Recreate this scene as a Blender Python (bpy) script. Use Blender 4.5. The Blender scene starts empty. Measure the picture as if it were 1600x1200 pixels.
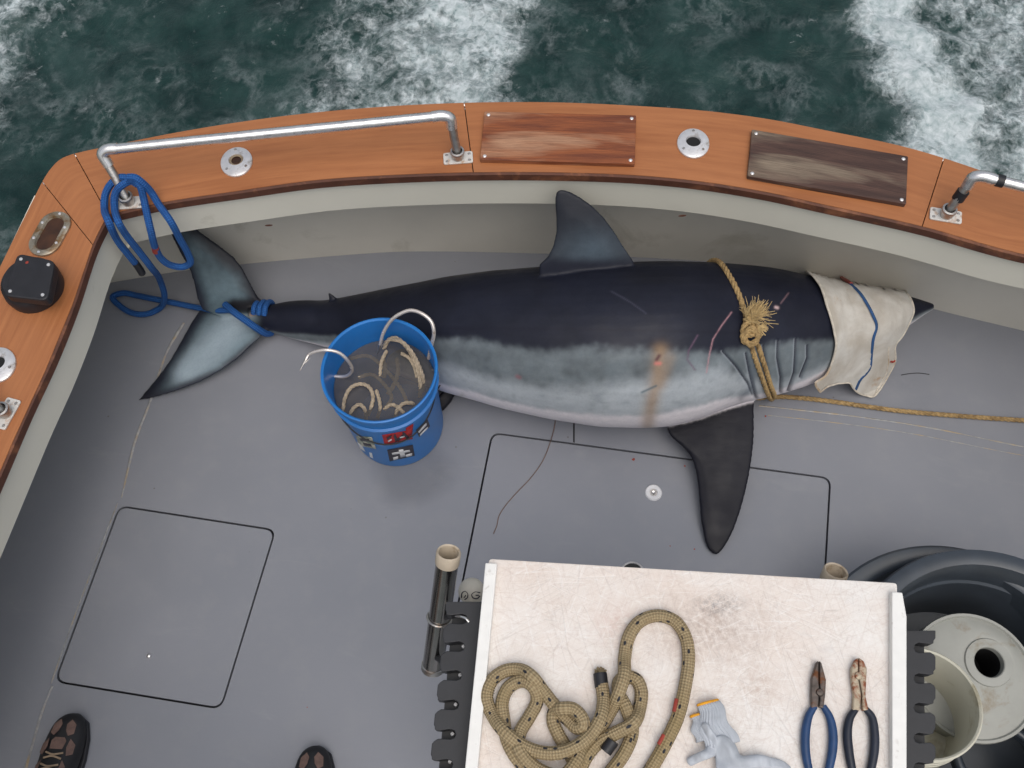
import bpy, bmesh, math, random
import numpy as np
from mathutils import Vector, Matrix, noise as mnoise
random.seed(4); rng = np.random.default_rng(4)
sc = bpy.context.scene
# ------------------------------------------------------------------ camera, sky, sun, exposure
F, PITCH, ROLL, H = 1500.0, 0.44256, -0.07318, 2.563
RM = Matrix.Rotation(PITCH, 3, 'X') @ Matrix.Rotation(ROLL, 3, 'Z')
cd = bpy.data.cameras.new('camera'); cam = bpy.data.objects.new('camera', cd); sc.collection.objects.link(cam)
cd.sensor_width = 36; cd.lens = F / 1600 * 36; cd.clip_start = 0.05; cd.clip_end = 3000
cam.matrix_world = Matrix.Translation((0, 0, H)) @ RM.to_4x4()
sc.camera = cam
SUN_EL, SUN_AZ = math.radians(68), math.radians(165)     # azimuth from +Y (aft) towards +X
w = bpy.data.worlds.new('World'); sc.world = w; w.use_nodes = True
nt = w.node_tree; bg = nt.nodes['Background']
sky = nt.nodes.new('ShaderNodeTexSky'); sky.sky_type = 'NISHITA'; sky.sun_disc = False
sky.sun_elevation = SUN_EL; sky.sun_rotation = SUN_AZ; sky.air_density = 1.6; sky.dust_density = 5.0
hs = nt.nodes.new('ShaderNodeHueSaturation'); hs.inputs['Saturation'].default_value = 0.5
nt.links.new(sky.outputs[0], hs.inputs['Color']); nt.links.new(hs.outputs[0], bg.inputs[0])
bg.inputs[1].default_value = 0.118
sl = bpy.data.lights.new('sun', 'SUN'); sl.energy = .9; sl.angle = math.radians(60); sl.color = (1, .965, .92)
so = bpy.data.objects.new('sun', sl); sc.collection.objects.link(so)
sd = Vector((math.sin(SUN_AZ) * math.cos(SUN_EL), math.cos(SUN_AZ) * math.cos(SUN_EL), math.sin(SUN_EL)))
so.rotation_euler = sd.to_track_quat('Z', 'Y').to_euler(); so.location = (0, 0, 8)
sc.view_settings.view_transform = 'Standard'; sc.view_settings.look = 'None'
sc.view_settings.exposure = 0.0; sc.view_settings.gamma = 1; sc.view_settings.use_curve_mapping = False

# ------------------------------------------------------------------ geometry of the view (used only to survey real positions)
def ray(x, y): return RM @ Vector(((x - 800) / F, -(y - 600) / F, -1))
def at(x, y, z=0.0):
    d = ray(x, y); t = (H - z) / -d.z
    return Vector((d.x * t, d.y * t, z))
def on_plane(x, y, p0, n):
    d = ray(x, y); c = Vector((0, 0, H)); t = (Vector(p0) - c).dot(n) / d.dot(n)
    return c + d * t
def spline(pts, n=8, closed=False):
    pts = [Vector(p) for p in pts]; out = []; m = len(pts)
    rngi = range(m if closed else m - 1)
    for i in rngi:
        if closed: p0, p1, p2, p3 = pts[i-1], pts[i], pts[(i+1) % m], pts[(i+2) % m]
        else:
            p1, p2 = pts[i], pts[i+1]; p0 = pts[i-1] if i else p1*2-p2; p3 = pts[i+2] if i+2 < m else p2*2-p1
        # centripetal Catmull-Rom: no overshoot where the spacing changes
        d0, d1, d2 = [max(1e-6, (b-a).length)**.5 for a, b in ((p0,p1), (p1,p2), (p2,p3))]
        m1 = (p1-p0)/d0 - (p2-p0)/(d0+d1) + (p2-p1)/d1; m2 = (p2-p1)/d1 - (p3-p1)/(d1+d2) + (p3-p2)/d2
        m1 = m1*d1; m2 = m2*d1
        for k in range(n):
            t = k / n; out.append(p1*(2*t**3-3*t*t+1) + m1*(t**3-2*t*t+t) + p2*(-2*t**3+3*t*t) + m2*(t**3-t*t))
    if not closed: out.append(pts[-1].copy())
    return out
def resample(pts, n):
    L = [0]
    for a, b in zip(pts, pts[1:]): L.append(L[-1] + (b-a).length)
    out = []; j = 0
    for i in range(n):
        s = L[-1] * i / (n-1)
        while j < len(L)-2 and L[j+1] < s: j += 1
        d = L[j+1]-L[j]; f = (s-L[j])/d if d > 1e-9 else 0
        out.append(pts[j].lerp(pts[j+1], min(1, max(0, f))))
    return out

# ------------------------------------------------------------------ mesh builder
class MB:
    def __init__(s): s.v = []; s.f = []; s.uv = []; s.hasuv = False
    def add(s, v, f, uv=None):
        o = len(s.v); s.v += [Vector(p) for p in v]; s.f += [tuple(i+o for i in q) for q in f]
        if uv is None: s.uv += [[(0, 0)]*len(q) for q in f]
        else: s.uv += uv; s.hasuv = True
        return s
    def box(s, c, d, M=None):
        v = [Vector((x*d[0]/2, y*d[1]/2, z*d[2]/2)) for x in (-1, 1) for y in (-1, 1) for z in (-1, 1)]
        if M: v = [M @ p for p in v]
        v = [p + Vector(c) for p in v]
        return s.add(v, [(0,1,3,2), (4,6,7,5), (0,4,5,1), (2,3,7,6), (0,2,6,4), (1,5,7,3)])
    def prism(s, poly, z0, z1, uvd=None):
        n = len(poly); a = sum(poly[i][0]*poly[(i+1)%n][1]-poly[(i+1)%n][0]*poly[i][1] for i in range(n))
        if a < 0: poly = poly[::-1]
        v = [Vector((p[0], p[1], z0)) for p in poly] + [Vector((p[0], p[1], z1)) for p in poly]
        f = [tuple(range(n))[::-1], tuple(range(n, 2*n))] + [(i, (i+1)%n, n+(i+1)%n, n+i) for i in range(n)]
        uv = None
        if uvd:
            o, dx = Vector(uvd[0][:2]), Vector(uvd[1][:2]).normalized(); dy = Vector((-dx.y, dx.x))
            g = lambda p: ((Vector(p[:2])-o).dot(dx), (Vector(p[:2])-o).dot(dy) + p[2])
            uv = [[g(v[i]) for i in q] for q in f]
        return s.add(v, f, uv)
    def lathe(s, prof, n=32, M=None, cap0=False, cap1=False, a0=0, a1=2*math.pi):
        M = M or Matrix.Identity(4); full = abs(a1-a0-2*math.pi) < 1e-6; m = n if full else n+1
        v = []
        for r, z in prof:
            for i in range(m):
                a = a0 + (a1-a0)*i/n; v.append(M @ Vector((r*math.cos(a), r*math.sin(a), z)))
        f = []; uv = []
        for k in range(len(prof)-1):
            for i in range(n):
                j = (i+1) % m
                f.append((k*m+i, k*m+j, (k+1)*m+j, (k+1)*m+i)); uv.append([(i/n, k), ((i+1)/n, k), ((i+1)/n, k+1), (i/n, k+1)])
        if cap0: f.append(tuple(range(m))[::-1]); uv.append([(0,0)]*m)
        if cap1: b = (len(prof)-1)*m; f.append(tuple(range(b, b+m))); uv.append([(0,0)]*m)
        return s.add(v, f, uv)
    def tube(s, path, r, n=10, closed=False, capped=True):
        P = [Vector(p) for p in path]; m = len(P); fr = frames(P, closed)
        v = []; L = 0; Ls = []
        for i in range(m):
            if i: L += (P[i]-P[i-1]).length
            Ls.append(L); rr = r(i/(m-1)) if callable(r) else r
            t, a, b = fr[i]
            for k in range(n):
                q = 2*math.pi*k/n; v.append(P[i] + a*(rr*math.cos(q)) + b*(rr*math.sin(q)))
        f = []; uv = []
        for i in range(m if closed else m-1):
            j = (i+1) % m; lj = Ls[j] if j else L + (P[0]-P[-1]).length
            for k in range(n):
                f.append((i*n+k, i*n+(k+1)%n, j*n+(k+1)%n, j*n+k))
                uv.append([(Ls[i], k/n), (Ls[i], (k+1)/n), (lj, (k+1)/n), (lj, k/n)])
        if capped and not closed:
            f.append(tuple(range(n))[::-1]); uv.append([(0,0)]*n); f.append(tuple(range((m-1)*n, m*n))); uv.append([(0,0)]*n)
        return s.add(v, f, uv)
    def twist(s, path, r, pitch=None, strands=3, n=7, step=None):
        """a laid rope: real helical strands round the path"""
        pitch = pitch or r*7; P = [Vector(p) for p in path]
        L = sum((b-a).length for a, b in zip(P, P[1:])); P = resample(P, max(4, int(L/(pitch/9)))); fr = frames(P)
        for k in range(strands):
            q = []; l = 0
            for i, p in enumerate(P):
                if i: l += (P[i]-P[i-1]).length
                an = 2*math.pi*(l/pitch + k/strands); q.append(p + fr[i][1]*(r*.5*math.cos(an)) + fr[i][2]*(r*.5*math.sin(an)))
            s.tube(q, r*.56, n)
        return s
    def strip(s, A, B, uv=True):
        n = len(A); v = list(A)+list(B); l = 0; U = [0]
        for a, b in zip(A, A[1:]): l += (b-a).length; U.append(l)
        wd = [(b-a).length for a, b in zip(A, B)]
        return s.add(v, [(i, i+1, n+i+1, n+i) for i in range(n-1)], [[(U[i],0),(U[i+1],0),(U[i+1],wd[i+1]),(U[i],wd[i])] for i in range(n-1)])
def frames(P, closed=False):
    m = len(P); T = []
    for i in range(m):
        a = P[(i-1) % m] if closed or i else P[0]; b = P[(i+1) % m] if closed or i < m-1 else P[-1]
        t = (b-a); T.append(t.normalized() if t.length > 1e-9 else Vector((0,0,1)))
    up = Vector((0,0,1)) if abs(T[0].z) < .9 else Vector((0,1,0))
    a = T[0].cross(up).normalized(); out = []
    for i in range(m):
        if i: a = (a - T[i]*a.dot(T[i])); a = a.normalized() if a.length > 1e-6 else T[i].orthogonal().normalized()
        out.append((T[i], a, T[i].cross(a)))
    return out
def rpoly(pts, r, n=5):
    pts = [Vector(p[:2]) for p in pts]; out = []; m = len(pts)
    for i in range(m):
        p = pts[i]; a = (pts[i-1]-p).normalized(); b = (pts[(i+1)%m]-p).normalized()
        for k in range(n+1):
            t = k/n; out.append((p+a*r)*(1-t)**2 + p*2*t*(1-t) + (p+b*r)*t*t)
    return out
def axis_mat(o, z, x=None):
    z = Vector(z).normalized(); x = Vector(x) if x else (Vector((1,0,0)) if abs(z.x) < .9 else Vector((0,1,0)))
    x = (x - z*x.dot(z)).normalized(); y = z.cross(x)
    M = Matrix((x, y, z)).transposed().to_4x4(); M.translation = Vector(o); return M

def obj(name, mb, m, parent=None, loc=None, smooth=True, bevel=0, solid=0, subsurf=0, label=None, autosmooth=40):
    loc = Vector(loc) if loc is not None else (parent_loc(parent) if parent else Vector((0,0,0)))
    me = bpy.data.meshes.new(name); me.from_pydata([v-loc for v in mb.v], [], mb.f)
    if mb.hasuv:
        ul = me.uv_layers.new(name='uv'); flat = [c for q in mb.uv for p in q for c in p]; ul.data.foreach_set('uv', flat)
    o = bpy.data.objects.new(name, me); sc.collection.objects.link(o); me.materials.append(m)
    if parent: o.parent = parent
    else: o.location = loc
    if smooth:
        me.polygons.foreach_set('use_smooth', [True]*len(me.polygons))
        me.set_sharp_from_angle(angle=math.radians(autosmooth))
    if solid: q = o.modifiers.new('solid', 'SOLIDIFY'); q.thickness = solid; q.offset = 0
    if bevel: q = o.modifiers.new('bevel', 'BEVEL'); q.width = bevel; q.segments = 2; q.limit_method = 'ANGLE'; q.angle_limit = math.radians(35)
    if subsurf: q = o.modifiers.new('sub', 'SUBSURF'); q.levels = subsurf; q.render_levels = subsurf
    if label: o['label'] = label
    return o
def parent_loc(p):
    l = Vector((0,0,0))
    while p: l += p.location; p = p.parent
    return l
def tag(o, label, cat, group=None):
    o['label'] = label; o['category'] = cat
    if group: o['group'] = group
    return o
def thing(name, label, cat, loc, group=None):
    o = bpy.data.objects.new(name, None); o.empty_display_size = .05; sc.collection.objects.link(o); o.location = Vector(loc)
    return tag(o, label, cat, group)

# ------------------------------------------------------------------ materials
class N:
    def __init__(s, name):
        s.m = bpy.data.materials.new(name); s.m.use_nodes = True; s.t = s.m.node_tree; s.b = s.t.nodes['Principled BSDF']; s.c = {}
    def n(s, typ, **kw):
        x = s.t.nodes.new('ShaderNode'+typ)
        for k, v in kw.items(): setattr(x, k, v)
        return x
    def L(s, a, b): s.t.links.new(a, b)
    def set(s, x, key, v):
        if hasattr(v, 'is_output') or isinstance(v, bpy.types.NodeSocket): s.L(v, x.inputs[key])
        else: x.inputs[key].default_value = v
    def co(s, kind='Object', scale=(1,1,1), rot=(0,0,0)):
        tc = s.n('TexCoord'); mp = s.n('Mapping'); mp.inputs['Scale'].default_value = scale; mp.inputs['Rotation'].default_value = rot
        s.L(tc.outputs[kind], mp.inputs[0])
        if any(rot):
            mp.inputs['Scale'].default_value = (1,1,1); m2 = s.n('Mapping'); m2.inputs['Scale'].default_value = scale; s.L(mp.outputs[0], m2.inputs[0]); return m2.outputs[0]
        return mp.outputs[0]
    def noise(s, co, scale, detail=4, rough=.55, dist=0, typ=None):
        x = s.n('TexNoise'); s.L(co, x.inputs['Vector'])
        if typ: x.noise_type = typ
        x.inputs['Scale'].default_value = scale; x.inputs['Detail'].default_value = detail; x.inputs['Roughness'].default_value = rough; x.inputs['Distortion'].default_value = dist
        return x.outputs[0]
    def ramp(s, f, stops):
        r = s.n('ValToRGB'); s.L(f, r.inputs[0]); e = r.color_ramp.elements
        while len(e) < len(stops): e.new(.5)
        for q, (p, c) in zip(e, stops): q.position = p; q.color = (*(c if hasattr(c, '__len__') else (c,c,c)), 1)
        return r.outputs[0]
    def mix(s, f, a, b, mode='MIX'):
        x = s.n('Mix', data_type='RGBA', blend_type=mode)
        s.set(x, 0, f)
        for i, v in ((6, a), (7, b)):
            if isinstance(v, tuple): x.inputs[i].default_value = (*v[:3], 1)
            else: s.L(v, x.inputs[i])
        return x.outputs[2]
    def math(s, op, a, b=0.0, clamp=False):
        x = s.n('Math', operation=op); x.use_clamp = clamp; s.set(x, 0, a); s.set(x, 1, b); return x.outputs[0]
    def bump(s, h, strength=.3, dist=.01):
        x = s.n('Bump'); x.inputs['Strength'].default_value = strength; x.inputs['Distance'].default_value = dist
        s.L(h, x.inputs['Height'])
        if 'bump' in s.c: s.L(s.c['bump'], x.inputs['Normal'])
        s.c['bump'] = x.outputs[0]; s.L(x.outputs[0], s.b.inputs['Normal'])
    def fin(s, col=None, rough=None, metal=0, **kw):
        if col is not None:
            if isinstance(col, tuple): s.b.inputs['Base Color'].default_value = (*col, 1)
            else: s.L(col, s.b.inputs['Base Color'])
        if rough is not None: s.set(s.b, 'Roughness', rough)
        s.b.inputs['Metallic'].default_value = metal
        for k, v in kw.items(): s.set(s.b, k.replace('_', ' '), v)
        return s.m
def simple(name, col, rough=.5, metal=0, var=.25, scale=30, bump=.1, dirt=None, dscale=8, dthr=.6, **kw):
    q = N(name); c = q.co(); n1 = q.noise(c, scale, 5)
    base = q.mix(q.ramp(n1, [(.3, 0.0), (.7, 1.0)]), tuple(x*(1-var) for x in col), tuple(min(1, x*(1+var)) for x in col))
    if dirt:
        n2 = q.noise(c, dscale, 6, .65, .4); base = q.mix(q.ramp(n2, [(dthr-.06, 0.0), (dthr+.1, 1.0)]), base, dirt)
    if bump: q.bump(q.noise(c, scale*3, 3), bump, .002)
    return q.fin(base, q.math('ADD', q.math('MULTIPLY', n1, .2), rough-.1), metal, **kw)

def m_deck():
    q = N('deck_paint'); c = q.co()
    big = q.noise(c, 2.2, 4, .5); mid = q.noise(c, 14, 5, .6); fine = q.noise(c, 420, 2)
    base = q.mix(q.ramp(big, [(.3, 0.0), (.7, 1.0)]), (.222, .232, .262), (.25, .258, .29))
    base = q.mix(q.math('MULTIPLY', q.ramp(mid, [(.5, 0.0), (.75, 1.0)]), .3), base, (.29, .293, .31))
    c2 = q.co(scale=(1, 3.5, 1), rot=(0, 0, .25)); st = q.noise(c2, 3.2, 6, .65, .8)
    base = q.mix(q.math('MULTIPLY', q.ramp(st, [(.6, 0.0), (.72, 1.0)]), .22), base, (.34, .345, .36))
    sp = q.n('TexVoronoi'); q.L(c, sp.inputs[0]); sp.inputs['Scale'].default_value = 9; sp.inputs['Randomness'].default_value = 1
    dots = q.math('MULTIPLY', q.ramp(sp.outputs['Distance'], [(.012, 1.0), (.03, 0.0)]), .6)
    base = q.mix(dots, base, (.1, .07, .06))
    q.bump(fine, .25, .0008); q.bump(q.noise(c, 60, 3), .12, .002)
    ro = q.ramp(q.noise(c, 3.5, 5, .6), [(.35, .28), (.65, .5)])
    return q.fin(base, ro)
def m_wood():
    q = N('varnished_wood'); c = q.co('UV', (1.2, 22, 1)); g = q.noise(c, 3, 6, .6, .35); c2 = q.co('UV', (6, 140, 1)); g2 = q.noise(c2, 3, 3)
    big = q.noise(q.co('UV', (1, 2.5, 1)), 3, 4)
    base = q.mix(q.ramp(g, [(.3, 0.0), (.7, 1.0)]), (.31, .108, .036), (.43, .165, .058))
    base = q.mix(q.math('MULTIPLY', q.ramp(g2, [(.5, 0.0), (.8, 1.0)]), .35), base, (.22, .07, .025))
    base = q.mix(q.ramp(big, [(.35, 0.0), (.75, .55)]), base, (.44, .175, .068))
    ck = q.noise(q.co('UV', (1, 9, 1)), 9, 6, .7, .3); base = q.mix(q.ramp(ck, [(.66, 0.0), (.72, .75)]), base, (.12, .04, .02))
    q.bump(g2, .15, .001)
    return q.fin(base, q.ramp(g, [(.3, .42), (.7, .6)]))
def m_weathered(name, a, b, c_):
    q = N(name); g = q.noise(q.co('UV', (1.0, 16, 1)), 3.2, 6, .62, .5); g2 = q.noise(q.co('UV', (5, 130, 1)), 3, 4, .6)
    big = q.noise(q.co('UV', (1.1, 6, 1)), 2.6, 4, .5, .6)
    base = q.mix(q.ramp(g, [(.32, 0.0), (.68, 1.0)]), a, b)
    base = q.mix(q.ramp(big, [(.52, 0.0), (.68, .85)]), base, c_)
    base = q.mix(q.math('MULTIPLY', q.ramp(g2, [(.45, 0.0), (.7, 1.0)]), .5), base, tuple(x*.45 for x in a))
    q.bump(g2, .6, .002); return q.fin(base, .65)
def m_board():
    q = N('scratched_cutting_board'); c = q.co()
    base = q.mix(q.ramp(q.noise(c, 5, 4, .6), [(.35, 0.0), (.7, 1.0)]), (.82, .78, .74), (.76, .66, .59))
    # brownish and grey use stains, worked into the grain of the scratches
    fib = q.noise(c, 70, 6, .8); fib2 = q.noise(c, 160, 3, .8)
    def blob(x, y, rx, ry):
        p = at(x, y, .93); tc_ = q.n('NewGeometry'); vs = q.n('VectorMath', operation='SUBTRACT'); q.L(tc_.outputs['Position'], vs.inputs[0]); vs.inputs[1].default_value = tuple(p)
        vm = q.n('VectorMath', operation='MULTIPLY'); q.L(vs.outputs[0], vm.inputs[0]); vm.inputs[1].default_value = (1/rx, 1/ry, 0); vl = q.n('VectorMath', operation='LENGTH'); q.L(vm.outputs[0], vl.inputs[0])
        return q.ramp(q.math('ADD', vl.outputs['Value'], q.math('MULTIPLY', q.noise(c, 9, 6, .7), .9)), [(.35, 1.0), (1.25, 0.0)])
    g1_ = q.ramp(fib, [(.36, 0.0), (.62, 1.0)]); g2_ = q.ramp(fib2, [(.4, 0.0), (.6, 1.0)])
    base = q.mix(q.math('MULTIPLY', blob(1110, 985, .24, .13), g1_), base, (.34, .235, .185))
    base = q.mix(q.math('MULTIPLY', blob(1120, 945, .11, .045), q.math('MULTIPLY', g2_, .85)), base, (.2, .18, .18))
    base = q.mix(q.math('MULTIPLY', blob(960, 975, .12, .09), q.math('MULTIPLY', g1_, .7)), base, (.58, .38, .32))
    base = q.mix(q.math('MULTIPLY', blob(1180, 1080, .14, .12), q.math('MULTIPLY', g1_, .7)), base, (.5, .36, .28))
    for an, sc_x, sc_y, lo in ((.6, 12, 190, .55), (2.1, 14, 210, .56), (1.4, 10, 180, .56), (2.8, 13, 200, .56), (.1, 12, 190, .57)):
        g_ = q.noise(q.co(scale=(sc_x, sc_y, 1), rot=(0, 0, an)), 1.0, 4, .75, .3)
        base = q.mix(q.math('MULTIPLY', q.ramp(g_, [(lo-.02, 0.0), (lo+.14, 1.0)]), .3), base, (.54, .43, .37)); base = q.mix(q.math('MULTIPLY', q.ramp(g_, [(.33, 1.0), (.42, 0.0)]), .35), base, (.92, .9, .88))
    hsum = None
    for i, (an, dn) in enumerate(((.5, 26), (1.35, 18), (2.2, 30), (2.75, 22), (.1, 20), (1.8, 34))):
        v = q.n('TexVoronoi', feature='DISTANCE_TO_EDGE'); q.L(q.co(scale=(1.2, dn*.42, 1), rot=(0, 0, an)), v.inputs[0]); v.inputs['Scale'].default_value = 4+i
        ln = q.ramp(v.outputs[0], [(.0, 1.0), (.022, 0.0)])
        gate = q.ramp(q.noise(c, 7+2*i, 3, .5), [(.48, 0.0), (.58, 1.0)]); ln = q.math('MULTIPLY', ln, gate)
        base = q.mix(q.math('MULTIPLY', ln, .18), base, (.36, .31, .3) if i % 2 else (.93, .91, .9))
        hsum = ln if hsum is None else q.math('MAXIMUM', hsum, ln)
    q.bump(q.math('MULTIPLY', hsum, -1), .35, .001); q.bump(fib, .12, .001)
    return q.fin(base, .5)
def m_braid(name, col, dark, n_u=90, n_v=5, fleck=None, rough=.75, dirt=None):
    q = N(name); tc = q.n('TexCoord'); sp = q.n('SeparateXYZ'); q.L(tc.outputs['UV'], sp.inputs[0]); u, v = sp.outputs[0], sp.outputs[1]
    a = q.math('MULTIPLY', u, n_u*2*math.pi/1.0); b = q.math('MULTIPLY', v, 2*math.pi*n_v)
    s1 = q.math('SINE', q.math('ADD', a, b)); s2 = q.math('SINE', q.math('SUBTRACT', a, b)); h = q.math('MULTIPLY', s1, s2)
    hh = q.math('ADD', q.math('MULTIPLY', h, .5), .5)
    base = q.mix(hh, dark, col)
    base = q.mix(q.math('MULTIPLY', q.ramp(q.noise(q.co(), 45, 4), [(.4, 0.0), (.7, 1.0)]), .4), base, dark)
    if dirt: base = q.mix(q.ramp(q.noise(q.co(), 9, 5, .6), [(.55, 0.0), (.75, .8)]), base, dirt)
    if fleck:
        vo = q.n('TexVoronoi'); q.L(q.co('UV', (26, 3, 1)), vo.inputs[0]); vo.inputs['Scale'].default_value = 1.0; vo.voronoi_dimensions = '2D'
        gate = q.ramp(vo.outputs['Distance'], [(.085, 1.0), (.115, 0.0)])
        base = q.mix(gate, base, fleck)
    q.bump(h, .6, .002)
    return q.fin(base, rough)
def m_shark():
    q = N('wet_shark_skin'); a = q.n('Attribute', attribute_name='skin'); c = q.co()
    n1 = q.noise(c, 38, 5, .65); base = q.mix(q.ramp(n1, [(.35, .0), (.65, .35)]), a.outputs['Color'], q.mix(1.0, a.outputs['Color'], (.72, .74, .78), 'MULTIPLY'))
    base = q.mix(q.ramp(q.noise(c, 160, 3, .6), [(.45, 0.0), (.7, .22)]), base, q.mix(1.0, a.outputs['Color'], (.6, .6, .62), 'MULTIPLY'))
    q.bump(q.noise(c, 420, 3), .18, .0008); q.bump(q.noise(q.co(scale=(.6, 2, 2)), 14, 4), .18, .006)
    return q.fin(base, q.ramp(q.noise(c, 12, 4), [(.35, .38), (.7, .58)]), Specular_IOR_Level=.24)
def m_cloth(name, col, stain, rust=None):
    q = N(name); c = q.co(); base = q.mix(q.ramp(q.noise(c, 9, 5, .6, .6), [(.4, 0.0), (.66, 1.0)]), col, stain)
    if rust: base = q.mix(q.ramp(q.noise(c, 17, 5, .6, .2), [(.64, 0.0), (.72, .7)]), base, rust)
    wv = q.n('TexWave'); q.L(q.co('UV', (1,1,1)), wv.inputs[0]); wv.inputs['Scale'].default_value = 60
    q.bump(wv.outputs[1], .1, .001); q.bump(q.noise(c, 30, 5, .6), .5, .006)
    return q.fin(base, .85)
def m_water():
    q = N('wake_water'); c = q.co(); a = q.n('Attribute', attribute_name='foam'); mk = a.outputs['Fac']
    def turb(scale, dist, det=8, rough=.62, stretch=(1,1,1)): return q.noise(q.co(scale=stretch, rot=(0,0,.35)), scale, det, rough, dist)
    n1 = turb(2.2, 1.3, 6, .6, (1.25,.8,1)); n2 = turb(7, 1.0, 8, .68, (1.2,.85,1)); n3 = turb(26, .6, 6, .7); n4 = turb(15, 1.4, 6, .62)
    def web(scale, amt, wid):
        cc = q.co(scale=(1.15, .85, 1), rot=(0, 0, .35)); nn = q.n('TexNoise'); q.L(cc, nn.inputs['Vector']); nn.inputs['Scale'].default_value = scale*.9; nn.inputs['Detail'].default_value = 6; nn.inputs['Roughness'].default_value = .65
        mx = q.n('VectorMath', operation='MULTIPLY_ADD'); q.L(nn.outputs['Color'], mx.inputs[0]); mx.inputs[1].default_value = (amt, amt, amt); q.L(cc, mx.inputs[2])
        v = q.n('TexVoronoi', feature='DISTANCE_TO_EDGE'); q.L(mx.outputs[0], v.inputs[0]); v.inputs['Scale'].default_value = scale
        return q.ramp(v.outputs[0], [(0, 1.0), (wid*.35, .55), (wid, 0.0)])
    body = q.math('ADD', q.math('ADD', q.math('MULTIPLY', n1, .8), q.math('MULTIPLY', n2, 1.0)), q.math('MULTIPLY', n3, .9))      # about 1.35
    f1 = q.math('MULTIPLY', q.math('SUBTRACT', q.math('ADD', body, q.math('MULTIPLY', mk, .62)), 1.6), 1.9, True)
    gate = q.ramp(turb(2.3, .8, 5), [(.43, 0.0), (.6, 1.0)]); gate2 = q.ramp(turb(5, .8, 5), [(.42, 0.05), (.6, 1.0)])
    gate = q.math('MAXIMUM', q.math('MULTIPLY', gate, .5), q.math('MULTIPLY', mk, 1.6, True))
    lace = q.math('MAXIMUM', web(4.2, .5, .16), q.math('MULTIPLY', web(10, .24, .2), .85))
    lace = q.math('MULTIPLY', q.math('MULTIPLY', lace, gate), q.math('MULTIPLY', gate2, q.math('ADD', q.math('MULTIPLY', mk, .6), .42)), True)
    foam = q.math('ADD', f1, q.math('MULTIPLY', lace, .9), True)
    veil = q.ramp(turb(3.4, 1.2, 7, .66), [(.42, 0.0), (.72, 1.0)])
    deep = q.mix(q.ramp(turb(3.2, .8, 5), [(.35, 0.0), (.65, 1.0)]), (.004, .02, .019), (.012, .04, .036))
    deep = q.mix(q.math('MULTIPLY', veil, q.math('ADD', q.math('MULTIPLY', mk, 1.1), .18), True), deep, (.075, .125, .12))
    base = q.mix(foam, deep, q.mix(q.ramp(q.math('ADD', q.math('MULTIPLY', n3, .6), q.math('MULTIPLY', n4, .5)), [(.4, 0.0), (.68, 1.0)]), (.28, .36, .37), (.64, .69, .71)))
    q.bump(turb(5, .8, 6, .6), .5, .04); q.bump(q.math('ADD', q.math('MULTIPLY', n3, .6), foam), .5, .012)
    return q.fin(base, q.math('ADD', q.math('MULTIPLY', foam, .5), .28), Specular_IOR_Level=.22)

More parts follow.
